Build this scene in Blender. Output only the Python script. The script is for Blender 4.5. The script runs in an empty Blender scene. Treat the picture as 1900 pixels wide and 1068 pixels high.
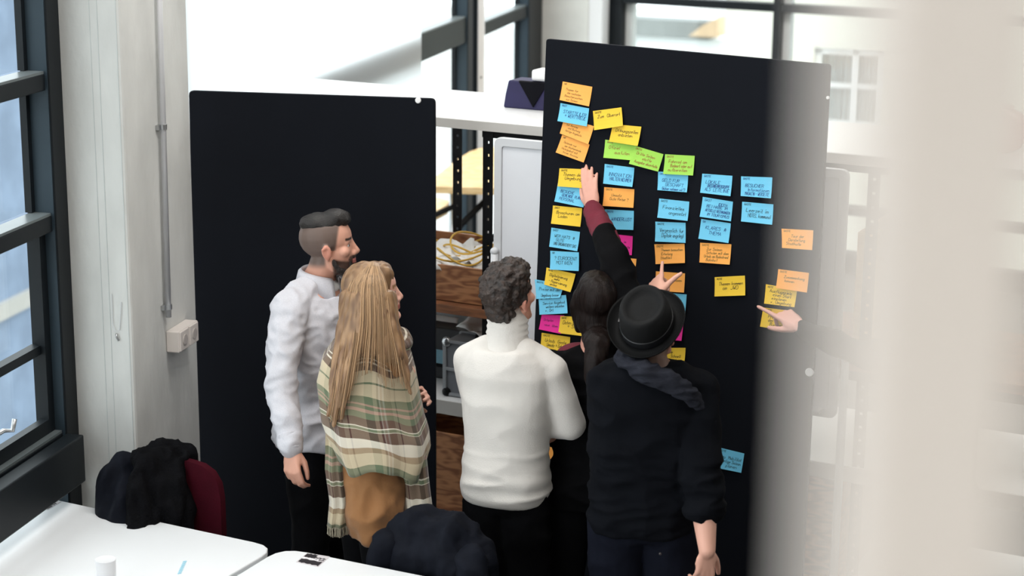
import bpy, math, random
import numpy as np
from mathutils import Vector, Matrix, noise, Euler

SC = bpy.context.scene
COL = SC.collection
PI = math.pi
random.seed(7)

# ------------------------------------------------------------------ camera, world, light, exposure
FPX, PITCH, ROLL, CH = 3500.0, math.radians(14.0), 0.0095, 3.25
CAM = Vector((0, 0, CH))
FW = Vector((0, math.cos(PITCH), -math.sin(PITCH)))
_R, _U = Vector((1, 0, 0)), Vector((0, math.sin(PITCH), math.cos(PITCH)))
RT = math.cos(ROLL) * _R + math.sin(ROLL) * _U
UP = -math.sin(ROLL) * _R + math.cos(ROLL) * _U
cd = bpy.data.cameras.new('camera')
cam = bpy.data.objects.new('camera', cd)
COL.objects.link(cam)
cam.matrix_world = Matrix(((RT.x, UP.x, -FW.x, CAM.x), (RT.y, UP.y, -FW.y, CAM.y), (RT.z, UP.z, -FW.z, CAM.z), (0, 0, 0, 1)))
cd.sensor_width = 36.0
cd.lens = 36.0 * FPX / 1900.0
cd.clip_start = 0.05
cd.dof.use_dof = True
cd.dof.focus_distance = 7.1
cd.dof.aperture_fstop = 2.4
SC.camera = cam
SC.view_settings.view_transform = 'Standard'
SC.view_settings.look = 'None'
SC.view_settings.exposure = 0.0
SC.view_settings.gamma = 1.0
SC.view_settings.use_curve_mapping = False

W = bpy.data.worlds.new('overcast_sky')
SC.world = W
W.use_nodes = True
W.node_tree.nodes['Background'].inputs[0].default_value = (0.93, 0.97, 1.0, 1)
W.node_tree.nodes['Background'].inputs[1].default_value = 3.4


def area_lamp(name, loc, sx, sy, power, col=(1, 0.965, 0.93), rot=(0, 0, 0)):
    l = bpy.data.lights.new(name, 'AREA')
    l.shape = 'RECTANGLE'
    l.size, l.size_y, l.energy, l.color = sx, sy, power, col
    o = bpy.data.objects.new(name, l)
    o.location, o.rotation_euler = loc, rot
    COL.objects.link(o)
    return o


LAMP = 42
for x, y, k in ((-0.35, 6.35, 1.5), (-1.0, 4.2, 0.75), (2.0, 4.6, 0.6), (3.6, 7.4, 0.8), (-0.2, 9.8, 1.2), (1.2, 11.8, 2.4)):
    area_lamp('unseen_ceiling_light', (x, y, 4.48), 2.0, 0.7, LAMP * k)  # none in view; added to light the column, the group and the far corner
area_lamp('unseen_ceiling_light', (1.0, -1.8, 4.48), 2.0, 0.7, 46)  # added unseen above the mezzanine to brighten the near post


def ray(u, v):
    return FW + RT * ((u - 950.0) / FPX) - UP * ((v - 534.0) / FPX)


def at(u, v, t):
    return CAM + ray(u, v) * t


def onz(u, v, z):
    d = ray(u, v)
    return CAM + d * ((z - CH) / d.z)


def onpl(u, v, p, n):
    d = ray(u, v)
    return CAM + d * ((p - CAM).dot(n) / d.dot(n))


def proj(p):
    q = Vector(p) - CAM
    w = q.dot(FW)
    return (round(950 + FPX * q.dot(RT) / w, 1), round(534 - FPX * q.dot(UP) / w, 1), round(w, 2))


# ------------------------------------------------------------------ materials
def lin(c):
    return tuple((x / 255.0 / 12.92) if x <= 10 else ((x / 255.0 + 0.055) / 1.055) ** 2.4 for x in c[:3]) + (1,)


MATS = {}


def nt_new(name):
    m = bpy.data.materials.new(name)
    m.use_nodes = True
    nt = m.node_tree
    return m, nt, nt.nodes['Principled BSDF']


def pm(name, rgb, rough=0.5, metal=0.0, var=0.0, scale=8.0, bump=0.0, bscale=60.0, spec=0.5, rgb2=None, stretch=(1, 1, 1), sheen=0.0):
    if name in MATS:
        return MATS[name]
    m, nt, b = nt_new(name)
    b.inputs['Roughness'].default_value = rough
    b.inputs['Metallic'].default_value = metal
    b.inputs['Specular IOR Level'].default_value = spec
    if sheen:
        b.inputs['Sheen Weight'].default_value = sheen
    c = lin(rgb)
    b.inputs['Base Color'].default_value = c
    tc = nt.nodes.new('ShaderNodeTexCoord')
    mp = nt.nodes.new('ShaderNodeMapping')
    mp.inputs['Scale'].default_value = stretch
    nt.links.new(tc.outputs['Object'], mp.inputs[0])
    if var or rgb2:
        n = nt.nodes.new('ShaderNodeTexNoise')
        n.inputs['Scale'].default_value = scale
        n.inputs['Detail'].default_value = 5
        nt.links.new(mp.outputs[0], n.inputs[0])
        mx = nt.nodes.new('ShaderNodeMix')
        mx.data_type = 'RGBA'
        c2 = lin(rgb2) if rgb2 else tuple(x * (1 - var) for x in c[:3]) + (1,)
        mx.inputs[6].default_value, mx.inputs[7].default_value = c, c2
        r = nt.nodes.new('ShaderNodeMapRange')
        r.inputs[1].default_value, r.inputs[2].default_value = 0.35, 0.65
        nt.links.new(n.outputs[0], r.inputs[0])
        nt.links.new(r.outputs[0], mx.inputs[0])
        nt.links.new(mx.outputs[2], b.inputs['Base Color'])
    if bump:
        n2 = nt.nodes.new('ShaderNodeTexNoise')
        n2.inputs['Scale'].default_value = bscale
        n2.inputs['Detail'].default_value = 4
        nt.links.new(mp.outputs[0], n2.inputs[0])
        bp = nt.nodes.new('ShaderNodeBump')
        bp.inputs['Strength'].default_value = bump
        bp.inputs['Distance'].default_value = 0.01
        nt.links.new(n2.outputs[0], bp.inputs['Height'])
        nt.links.new(bp.outputs[0], b.inputs['Normal'])
    MATS[name] = m
    return m


def plywood(name, rgb, rgb2):
    m, nt, b = nt_new(name)
    tc = nt.nodes.new('ShaderNodeTexCoord')
    mp = nt.nodes.new('ShaderNodeMapping')
    mp.inputs['Scale'].default_value = (2.2, 2.2, 9)
    nt.links.new(tc.outputs['Object'], mp.inputs[0])
    n = nt.nodes.new('ShaderNodeTexNoise')
    n.inputs['Scale'].default_value = 2.0
    n.inputs['Detail'].default_value = 2
    nt.links.new(mp.outputs[0], n.inputs[0])
    mu = nt.nodes.new('ShaderNodeMath')
    mu.operation = 'MULTIPLY'
    mu.inputs[1].default_value = 34
    nt.links.new(n.outputs[0], mu.inputs[0])
    si = nt.nodes.new('ShaderNodeMath')
    si.operation = 'SINE'
    nt.links.new(mu.outputs[0], si.inputs[0])
    mr = nt.nodes.new('ShaderNodeMapRange')
    mr.inputs[1].default_value, mr.inputs[2].default_value = -1, 1
    nt.links.new(si.outputs[0], mr.inputs[0])
    mx = nt.nodes.new('ShaderNodeMix')
    mx.data_type = 'RGBA'
    mx.inputs[6].default_value, mx.inputs[7].default_value = lin(rgb), lin(rgb2)
    nt.links.new(mr.outputs[0], mx.inputs[0])
    nt.links.new(mx.outputs[2], b.inputs['Base Color'])
    b.inputs['Roughness'].default_value = 0.55
    return m


def vcol_mat(name, rough=0.5, spec=0.3, sss=0.0, bump=0.0, bscale=120):
    m, nt, b = nt_new(name)
    a = nt.nodes.new('ShaderNodeAttribute')
    a.attribute_name = 'col'
    nt.links.new(a.outputs['Color'], b.inputs['Base Color'])
    b.inputs['Roughness'].default_value = rough
    b.inputs['Specular IOR Level'].default_value = spec
    if bump:
        n2 = nt.nodes.new('ShaderNodeTexNoise')
        n2.inputs['Scale'].default_value = bscale
        tc = nt.nodes.new('ShaderNodeTexCoord')
        nt.links.new(tc.outputs['Object'], n2.inputs[0])
        bp = nt.nodes.new('ShaderNodeBump')
        bp.inputs['Strength'].default_value = bump
        bp.inputs['Distance'].default_value = 0.004
        nt.links.new(n2.outputs[0], bp.inputs['Height'])
        nt.links.new(bp.outputs[0], b.inputs['Normal'])
    return m


def glass_mat(name, tint=(0.94, 0.97, 0.97, 1), refl=0.05):
    m = bpy.data.materials.new(name)
    m.use_nodes = True
    nt = m.node_tree
    nt.nodes.clear()
    out = nt.nodes.new('ShaderNodeOutputMaterial')
    t = nt.nodes.new('ShaderNodeBsdfTransparent')
    t.inputs[0].default_value = tint
    g = nt.nodes.new('ShaderNodeBsdfGlossy')
    g.inputs['Roughness'].default_value = 0.03
    mx = nt.nodes.new('ShaderNodeMixShader')
    mx.inputs[0].default_value = refl
    nt.links.new(t.outputs[0], mx.inputs[1])
    nt.links.new(g.outputs[0], mx.inputs[2])
    nt.links.new(mx.outputs[0], out.inputs[0])
    return m


def blind_mat(name):
    m = bpy.data.materials.new(name)
    m.use_nodes = True
    nt = m.node_tree
    nt.nodes.clear()
    out = nt.nodes.new('ShaderNodeOutputMaterial')
    t = nt.nodes.new('ShaderNodeBsdfTranslucent')
    t.inputs[0].default_value = (0.97, 0.985, 0.985, 1)
    g = nt.nodes.new('ShaderNodeBsdfDiffuse')
    g.inputs[0].default_value = (0.9, 0.9, 0.9, 1)
    mx = nt.nodes.new('ShaderNodeMixShader')
    mx.inputs[0].default_value = 0.15
    nt.links.new(t.outputs[0], mx.inputs[1])
    nt.links.new(g.outputs[0], mx.inputs[2])
    nt.links.new(mx.outputs[0], out.inputs[0])
    return m


GLASS = glass_mat('window_glass')
BLIND = blind_mat('blind_fabric')
FRAME = pm('dark_window_frame', (21, 26, 30), 0.45, var=0.15, scale=5, spec=0.2)
FRAMEL = pm('lit_window_ledge', (98, 106, 108), 0.35, var=0.1)  # transom tops in lighter grey: the daylight on them put into the colour
REVEAL = pm('slate_window_reveal', (50, 63, 72), 0.5, var=0.12, scale=4, spec=0.2)
CONC = pm('raw_concrete', (214, 215, 212), 0.85, var=0.16, scale=5, bump=0.25, bscale=30, stretch=(1, 1, 0.45))
CONC2 = pm('pale_concrete', (228, 228, 222), 0.85, var=0.1, scale=4, bump=0.2, bscale=30)
FLOORM = pm('grey_floor', (92, 90, 88), 0.6, var=0.2, scale=3)
WALLM = pm('white_wall_paint', (205, 202, 196), 0.8, var=0.04, bump=0.05)
BLACKB = pm('black_board', (15, 18, 25), 0.8, var=0.12, scale=2.5, bump=0.03, bscale=200, spec=0.12)
BLACKE = pm('black_board_edge', (30, 31, 35), 0.6, var=0.1)
WHITEM = pm('white_laminate', (236, 236, 236), 0.35, var=0.02)
EDGEM = pm('grey_laminate_edge', (190, 187, 182), 0.5, var=0.04)
TABLEM = pm('white_table_laminate', (231, 233, 235), 0.38, var=0.015, scale=3)
METALB = pm('black_steel', (16, 16, 18), 0.5, var=0.1, spec=0.15)
STEEL = pm('brushed_steel', (190, 192, 194), 0.3, metal=0.9, var=0.1, scale=20)
ALU = pm('grey_aluminium', (112, 115, 121), 0.45, metal=0.0, var=0.12, scale=12, bump=0.05)
GREYP = pm('grey_plastic', (205, 207, 210), 0.4, var=0.04)
WBOARD = pm('whiteboard_surface', (222, 224, 229), 0.22, var=0.02)
SOCKET = pm('white_socket_plastic', (222, 214, 208), 0.4, var=0.03)
PLYD = plywood('plywood_brown', (172, 120, 80), (122, 76, 46))
PLYL = plywood('plywood_lip', (140, 90, 58), (116, 74, 48))
BIRCH = plywood('birch_plywood', (236, 204, 152), (222, 186, 132))
PAPER = pm('white_paper', (238, 238, 236), 0.7, var=0.03)
POSTM = pm('cream_post_paint', (230, 223, 217), 0.6, var=0.03)


# ------------------------------------------------------------------ mesh helpers
class MB:
    def __init__(s):
        s.v, s.f = [], []

    def add(s, vs, fs, M=None):
        o = len(s.v)
        for p in vs:
            p = Vector(p)
            s.v.append(tuple(M @ p) if M is not None else tuple(p))
        for f in fs:
            s.f.append(tuple(i + o for i in f))
        return s

    def box(s, c, d, M=None):
        x, y, z = c
        a, b, h = d[0] / 2, d[1] / 2, d[2] / 2
        vs = [(x + i * a, y + j * b, z + k * h) for k in (-1, 1) for j in (-1, 1) for i in (-1, 1)]
        return s.add(vs, [(0, 2, 3, 1), (4, 5, 7, 6), (0, 1, 5, 4), (2, 6, 7, 3), (0, 4, 6, 2), (1, 3, 7, 5)], M)

    def hexa(s, p8):
        return s.add(p8, [(0, 2, 3, 1), (4, 5, 7, 6), (0, 1, 5, 4), (2, 6, 7, 3), (0, 4, 6, 2), (1, 3, 7, 5)])

    def loft(s, rings, cap=True, M=None, closed=True):
        n = len(rings[0])
        vs = [p for r in rings for p in r]
        fs = []
        for i in range(len(rings) - 1):
            for j in range(n if closed else n - 1):
                k = (j + 1) % n
                fs.append((i * n + j, i * n + k, (i + 1) * n + k, (i + 1) * n + j))
        if cap:
            fs.append(tuple(reversed(range(n))))
            fs.append(tuple((len(rings) - 1) * n + j for j in range(n)))
        return s.add(vs, fs, M)

    def ell(s, c, r, M=None, rot=None, n=18, m=12):
        rings = []
        R = Euler(rot).to_matrix() if rot else None
        vs, fs = [], []
        for i in range(1, m):
            th = PI * i / m
            for j in range(n):
                ph = 2 * PI * j / n
                q = Vector((r[0] * math.sin(th) * math.cos(ph), r[1] * math.sin(th) * math.sin(ph), -r[2] * math.cos(th)))
                if R:
                    q = R @ q
                vs.append(q + Vector(c))
        a, b = Vector((0, 0, -r[2])), Vector((0, 0, r[2]))
        if R:
            a, b = R @ a, R @ b
        vs += [a + Vector(c), b + Vector(c)]
        A, B = len(vs) - 2, len(vs) - 1
        for i in range(m - 2):
            for j in range(n):
                k = (j + 1) % n
                fs.append((i * n + j, i * n + k, (i + 1) * n + k, (i + 1) * n + j))
        for j in range(n):
            k = (j + 1) % n
            fs.append((A, k, j))
            fs.append((B, (m - 2) * n + j, (m - 2) * n + k))
        return s.add(vs, fs, M)

    def cone(s, a, b, ra, rb, n=14, M=None):
        a, b = Vector(a), Vector(b)
        d = (b - a)
        if d.length < 1e-6:
            return s
        d.normalize()
        u = d.orthogonal().normalized()
        w = d.cross(u)
        rings = [[p + (u * math.cos(2 * PI * j / n) + w * math.sin(2 * PI * j / n)) * r for j in range(n)] for p, r in ((a, ra), (b, rb))]
        return s.loft(rings, True, M)

    def chain(s, pts, rad, M=None, n=14):
        for i, (p, r) in enumerate(zip(pts, rad)):
            s.ell(p, (r, r, r), M, n=n, m=max(8, n * 2 // 3))
            if i:
                s.cone(pts[i - 1], p, rad[i - 1], r, n, M)
        return s

    def tube(s, pts, r, n=8, M=None, taper=None):
        pts = [Vector(p) for p in pts]
        rings = []
        u = None
        for i, p in enumerate(pts):
            d = (pts[min(i + 1, len(pts) - 1)] - pts[max(i - 1, 0)])
            d = d.normalized() if d.length > 1e-9 else Vector((0, 0, 1))
            if u is None:
                u = d.orthogonal().normalized()
            else:
                u = (u - d * u.dot(d))
                u = u.normalized() if u.length > 1e-6 else d.orthogonal().normalized()
            w = d.cross(u)
            rr = r if taper is None else r * taper(i / (len(pts) - 1))
            rings.append([p + (u * math.cos(2 * PI * j / n) + w * math.sin(2 * PI * j / n)) * rr for j in range(n)])
        return s.loft(rings, True, M)

    def lathe(s, prof, n=32, M=None):
        rings = [[(r * math.cos(2 * PI * j / n), r * math.sin(2 * PI * j / n), z) for j in range(n)] for r, z in prof]
        return s.loft(rings, True, M)

    def prism(s, poly, z0, z1, M=None):
        n = len(poly)
        vs = [(p[0], p[1], z0) for p in poly] + [(p[0], p[1], z1) for p in poly]
        fs = [tuple(reversed(range(n))), tuple(range(n, 2 * n))] + [(i, (i + 1) % n, n + (i + 1) % n, n + i) for i in range(n)]
        return s.add(vs, fs, M)


def link(name, me, mat, parent=None, smooth=False, bevel=0.0):
    if mat is not None and not me.materials:
        me.materials.append(mat)
    o = bpy.data.objects.new(name, me)
    COL.objects.link(o)
    if parent is not None:
        o.parent = parent
    if smooth:
        for p in me.polygons:
            p.use_smooth = True
    if bevel:
        b = o.modifiers.new('bevel', 'BEVEL')
        b.width, b.segments, b.limit_method = bevel, 2, 'ANGLE'
    return o


def build(name, mb, mat, parent=None, smooth=False, bevel=0.0):
    me = bpy.data.meshes.new(name)
    me.from_pydata([tuple(p) for p in mb.v], [], mb.f)
    me.validate()
    me.update()
    return link(name, me, mat, parent, smooth, bevel)


def voxel(name, mb, vs, it, mat, parent=None, fac=0.5):
    me = bpy.data.meshes.new(name + '_raw')
    me.from_pydata(mb.v, [], mb.f)
    me.update()
    o = bpy.data.objects.new('temp', me)
    COL.objects.link(o)
    r = o.modifiers.new('r', 'REMESH')
    r.mode, r.voxel_size = 'VOXEL', vs
    if it:
        sm = o.modifiers.new('s', 'SMOOTH')
        sm.factor, sm.iterations = fac, it
    dg = bpy.context.evaluated_depsgraph_get()
    res = bpy.data.meshes.new_from_object(o.evaluated_get(dg))
    bpy.data.objects.remove(o)
    bpy.data.meshes.remove(me)
    res.name = name
    return link(name, res, mat, parent, True)


def coords(me):
    a = np.empty(len(me.vertices) * 3, np.float32)
    me.vertices.foreach_get('co', a)
    return a.reshape(-1, 3).astype(float)


def normals(me):
    a = np.empty(len(me.vertices) * 3, np.float32)
    me.vertex_normals.foreach_get('vector', a)
    return a.reshape(-1, 3).astype(float)


def setco(me, c):
    me.vertices.foreach_set('co', c.astype(np.float32).ravel())
    me.update()


def folds(o, amp, freq, mask=None, ridge=False, seed=0.0):
    """cloth folds: push vertices along their normals by stretched noise"""
    me = o.data
    c, n = coords(me), normals(me)
    f = np.array(freq)
    q = c * f + seed
    h = np.array([noise.noise(Vector(p)) for p in q])
    if ridge:
        h = 0.6 - np.abs(h) * 2.0
    if mask is not None:
        h = h * mask(c)
    setco(me, c + n * (h * amp)[:, None])


def paint(me, rgb):
    a = me.color_attributes.new('col', 'FLOAT_COLOR', 'POINT')
    d = np.ones((len(me.vertices), 4), np.float32)
    d[:, :3] = rgb
    a.data.foreach_set('color', d.ravel())


def L3(c):
    return np.array(lin(c)[:3])


def sst(a, b, x):
    t = np.clip((x - a) / (b - a), 0, 1)
    return t * t * (3 - 2 * t)


def empty(name, loc=(0, 0, 0), rz=0.0):
    o = bpy.data.objects.new(name, None)
    o.empty_display_size = 0.1
    COL.objects.link(o)
    o.location = loc
    o.rotation_euler = (0, 0, rz)
    return o


def tag(o, label, cat, group=None):
    o['label'], o['category'] = label, cat
    if group:
        o['group'] = group
    return o


def thing(name, label, cat, loc=(0, 0, 0), rz=0.0, group=None):
    return tag(empty(name, loc, rz), label, cat, group)


def struct(o, label=None):
    o['kind'] = 'structure'
    if label:
        o['label'] = label
    return o


# ================================================================== SETTING
struct(build('wall_right', MB().box((7.5, 5, 2.25), (0.2, 20, 4.5)), WALLM))
struct(build('wall_front', MB().box((2, -4.6, 2.25), (12, 0.2, 4.5)), WALLM))

# left window wall: runs away from the camera along WD, column in front of it
AZ = math.radians(13.5)
WD = Vector((math.sin(AZ), math.cos(AZ), 0))
WN = Vector((math.cos(AZ), -math.sin(AZ), 0))      # into the room
CA = at(240, 500, 7.0)
CA.z = 0


def wl(s, n, z):
    """point s metres along the window wall, n metres into the room, height z; origin at the column's near corner"""
    p = CA + WD * s + WN * n
    return Vector((p.x, p.y, z))


def wbox(mb, s0, s1, n0, n1, z0, z1):
    return mb.hexa([wl(s, n, z) for z in (z0, z1) for s in (s0, s1) for n in (n0, n1)])


colm = empty('concrete_column')
struct(colm, 'raw concrete column between the left window and the plain black board')
c1 = MB()
wbox(c1, 0, 0.61, -0.33, 0, 0, 4.5)
build('shaft', c1, CONC, colm, bevel=0.012)
cj = MB()
for n in (-0.115, -0.085, -0.012):
    wbox(cj, -0.0012, 0.002, n - 0.0012, n + 0.0012, 0, 4.5)
build('formwork_joint', cj, pm('joint_grey', (192, 197, 196), 0.9, var=0.1, scale=20), colm)

# near window (left of the column)
NI, NO = -0.235, -0.35          # room face / glass side of the frames
ZT = (0.985, 1.82, 2.34, 2.86, 3.4, 3.94)


def window_bay(nm, s0, s1, zts, thick=0.06, wend=0.1, sash=0.03):
    w = empty(nm)
    struct(w)
    for s, wd, k in ((s1, wend, -1), (s0, 0.1, 1)):
        a, b = (s - wd, s) if k < 0 else (s, s + wd)
        m = MB()
        wbox(m, a, b, NO, NI, 0, 4.5)
        build('mullion', m, FRAME, w, bevel=0.004)
        m = MB()
        e = s + k * wd
        wbox(m, min(e, e + k * 0.004), max(e, e + k * 0.004), NO + 0.012, NI - 0.006, 0.1, 4.45)
        build('reveal', m, REVEAL, w)
    ia, ib = s0 + 0.1, s1 - wend
    for z in zts:
        m = MB()
        wbox(m, ia, ib, NO, NI - 0.015, z - thick, z)
        build('transom', m, FRAME, w, bevel=0.004)
        m = MB()
        wbox(m, ia, ib, NO + 0.02, NI - 0.018, z, z + 0.010)
        build('ledge', m, FRAMEL, w)
    zz = (0.0,) + tuple(zts) + (4.5,)
    for a, b in zip(zz, zz[1:]):
        m = MB()
        wbox(m, ia, ib, NO + 0.002, NO + 0.008, a + 0.01, b - thick)
        build('pane', m, GLASS, w)
        for q in ((ib - sash, ib), (ia, ia + sash)):
            m = MB()
            wbox(m, q[0], q[1], NO + 0.008, NO + 0.035, a + 0.012, b - thick)
            build('sash_frame', m, FRAME, w)
    return w


win1 = window_bay('window_1', -1.9, -0.0, ZT)
m = MB()
wbox(m, -1.9, -0.1, NI, NI + 0.07, 0.80, 0.985)
build('sill', m, FRAME, win1, bevel=0.006)
m = MB()
wbox(m, -1.79, -0.14, NO + 0.01, NO + 0.05, 1.30, 1.335)
build('sash_rail', m, FRAME, win1)
m = MB()
wbox(m, -1.79, -0.104, NO + 0.036, NO + 0.07, 0.996, 1.05)
wbox(m, -0.15, -0.104, NO + 0.036, NO + 0.07, 1.05, 1.76)
build('sash_frame', m, FRAME, win1)
m = MB()
hp = onpl(4, 800, wl(0, NO + 0.075, 0), WN)
m.tube([hp + WD * -0.08, hp + WD * 0.01, hp + WD * 0.02 + WN * 0.03, hp + WD * 0.03 + WN * 0.035 + Vector((0, 0, 0.04))], 0.009)
build('handle', m, STEEL, win1, smooth=True)

# further window bays of the same wall
win2 = window_bay('window_2', 0.95, 5.89, (1.97, 3.1), 0.165, wend=0.13)
win3 = window_bay('window_3', 6.0, 8.25, (1.885, 3.1), 0.085, wend=0.72)
m = MB()
wbox(m, 0.95, 8.5, NI, NI + 0.02, 0, 0.10)
struct(build('baseboard_left', m, FRAME))

# white roller blind hanging in front of the second window
bl = thing('roller_blind', 'large white blind glowing with daylight above the plain black board', 'blind')
b_s = 4.62
for k in range(60):
    s_ = 4.2 + k * 0.02
    if proj(wl(s_, NI + 0.03, 1.9))[0] >= 783:
        b_s = s_
        break
m = MB()
wbox(m, 0.98, b_s, NI + 0.02, NI + 0.024, 0.9, 4.3)
build('fabric', m, BLIND, bl)
m = MB()
wbox(m, 0.98, b_s, NI + 0.012, NI + 0.032, 0.88, 0.905)
build('bottom_rail', m, GREYP, bl)
m = MB()
m.tube([wl(0.98, NI + 0.05, 4.33), wl(b_s, NI + 0.05, 4.33)], 0.035, 12)
build('roller', m, GREYP, bl)

# slim white post in front of the far windows
pp = wl(5.95, NI + 0.04, 0)
post = thing('slim_post', 'slim white post with one dark screw in front of the far windows', 'post', (pp.x, pp.y, 0))
build('pole', MB().box((0, 0, 2.25), (0.045, 0.05, 4.5)), WHITEM, post, bevel=0.006)
build('screw', MB().ell((0.0, -0.026, at(888, 145, 12.6).z), (0.006, 0.004, 0.006)), METALB, post)

# far corner column and the back window wall
cc = at(1080, 40, 14.6)
cor = empty('corner_column', (cc.x, cc.y, 0), -math.radians(28))
struct(cor, 'pale concrete column in the far corner behind the note-covered board')
build('shaft', MB().box((-0.05, 0, 2.25), (0.40, 0.4, 4.5)), CONC2, cor, bevel=0.01)
build('edge_strip', MB().box((0.21, -0.14, 2.25), (0.11, 0.12, 4.5)), WHITEM, cor)

BY = math.radians(28)
BE = Vector((math.cos(BY), -math.sin(BY), 0))
BN = Vector((-math.sin(BY), -math.cos(BY), 0))
B0 = at(1150, 60, 14.5)
B0.z = 0


def bw(u, v):
    p = onpl(u, v, B0, BN)
    return (p - B0).dot(BE), p.z


def bbox(mb, s0, s1, n0, n1, z0, z1):
    return mb.hexa([Vector((0, 0, z)) + B0 + BE * s + BN * n for z in (z0, z1) for s in (s0, s1) for n in (n0, n1)])


win5 = empty('window_5')
struct(win5)
zb = bw(1350, 8)[1]
s_l0, s_l1 = bw(1135, 80)[0], bw(1160, 80)[0]
s_m0, s_m1 = bw(1440, 60)[0], bw(1453, 60)[0]
s_e = bw(1900, 60)[0] + 2.5
gap = s_m0 - s_l1
mulls = [(s_l0, s_l1), (s_m0, s_m1), (s_m1 + gap, s_m1 + gap + 0.055), (s_m1 + 2 * gap + 0.055, s_m1 + 2 * gap + 0.11)]
for a, b in mulls:
    m = MB()
    bbox(m, a, b, -0.08, 0.08, 0, 4.5)
    build('mullion', m, FRAME, win5, bevel=0.004)
    m = MB()
    bbox(m, b, b + 0.055, -0.08, 0.0, 0.1, 4.5)
    build('reveal', m, pm('pale_window_reveal', (198, 200, 198), 0.6, var=0.05), win5)
for (a, b), (c, d) in zip(mulls, mulls[1:]):
    for z in (zb, zb - 1.45, zb + 1.25):
        m = MB()
        bbox(m, b, c, -0.06, 0.07, z - 0.03, z + 0.03)
        build('transom', m, FRAME, win5, bevel=0.004)
    for z0, z1 in ((0, zb - 1.48), (zb - 1.42, zb - 0.03), (zb + 0.03, zb + 1.22), (zb + 1.28, 4.5)):
        m = MB()
        bbox(m, b, c, -0.012, -0.004, z0, z1)
        build('pane', m, GLASS, win5)
bk = B0 + BE * (s_e + 2)
c0_, c1_ = wl(-12.2, NO, 0), wl(8.55, NO, 0)
PLAN = [(c0_.x, c0_.y), (7.6, -4.7), (7.6, bk.y), (bk.x, bk.y), (c1_.x, c1_.y + 0.1)]
struct(build('floor', MB().prism(PLAN, -0.1, 0.0), FLOORM))
struct(build('ceiling', MB().prism(PLAN, 4.5, 4.62), WALLM))
m = MB()
bbox(m, -0.3, s_e + 2, -0.05, 0.05, -0.02, 0.15)
struct(build('trim_4', m, FRAME))

# ------------------------------------------------------------------ outside
struct(build('ground', MB().box((0, 20, -4.1), (120, 110, 0.2)), pm('paving_outside', (190, 190, 186), 0.9, var=0.15)))
fac = thing('neighbour_facade', 'blue grey rendered facade seen through the left windows', 'building')
m = MB()
wbox(m, 6.2, 15, -5.6, -5.2, -4, 2.2)
build('wall', m, pm('blue_grey_render', (148, 166, 192), 0.9, var=0.22, scale=3.5, bump=0.2, bscale=20), fac)
m = MB()
wbox(m, 6.2, 15, -5.2, -5.15, -1.1, -0.95)
build('string_course', m, EDGEM, fac)

hn = at(1570, 170, 19.0)
HE = Vector((math.cos(math.radians(20)), -math.sin(math.radians(20)), 0))
HN = Vector((-math.sin(math.radians(20)), -math.cos(math.radians(20)), 0))


def hw(u, v):
    p = onpl(u, v, hn, HN)
    return (p - hn).dot(HE), p.z


def hbox(mb, s0, s1, n0, n1, z0, z1):
    return mb.hexa([Vector((hn.x, hn.y, z)) + HE * s + HN * n for z in (z0, z1) for s in (s0, s1) for n in (n0, n1)])


house = thing('cream_house', 'cream house with a white grid window seen through the back window', 'building')
a0, zt = hw(1512, 88)
a1, zb2 = hw(1636, 250)
s0h = hw(1345, 60)[0]
m = MB()
hbox(m, s0h, a0, -3, 0, -4, 7)
hbox(m, a1, a1 + 5, -3, 0, -4, 7)
hbox(m, a0, a1, -3, 0, -4, zb2)
hbox(m, a0, a1, -3, 0, zt, 7)
hbox(m, a0, a1, -3, -0.3, zb2, zt)
build('wall', m, pm('cream_render', (240, 236, 220), 0.9, var=0.03), house)
m = MB()
fw = 0.07
for q in ((a0, a0 + fw, zb2, zt), (a1 - fw, a1, zb2, zt), (a0, a1, zt - fw, zt), (a0, a1, zb2, zb2 + 0.05), ((a0 + a1) / 2 - 0.02 + 0.05, (a0 + a1) / 2 + 0.09, zb2, zt)):
    hbox(m, q[0], q[1], -0.12, -0.06, q[2], q[3])
for fz in (0.45, 0.9):
    hbox(m, a0, a1, -0.12, -0.07, zt - (zt - zb2) * fz - 0.025, zt - (zt - zb2) * fz + 0.025)
build('window_frame', m, pm('white_window_paint', (245, 246, 246), 0.5, var=0.02), house)
m = MB()
hbox(m, a0 + 0.03, a1 - 0.03, -0.10, -0.095, zb2, zt)
build('pane', m, GLASS, house)
cu = MB()
n = 60
rows = []
for z in (zb2, zt):
    rows.append([Vector((hn.x, hn.y, z)) + HE * (a0 + (a1 - a0) * i / n) + HN * (-0.2 + 0.02 * math.sin(i * 1.3) + 0.012 * math.sin(i * 2.9)) for i in range(n + 1)])
cu.loft(rows, False, closed=False)
build('curtain', cu, pm('net_curtain', (186, 196, 196), 0.9, var=0.1, scale=14, stretch=(1, 1, 0.1)), house)

far = at(1260, 60, 26)
fb = thing('far_building', 'distant pale building with a grey roof band left of the cream house', 'building', (far.x, far.y, 0), -math.radians(24))
sc = 26 / FPX


def fz(v):
    return at(1260, v, 26).z


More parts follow.
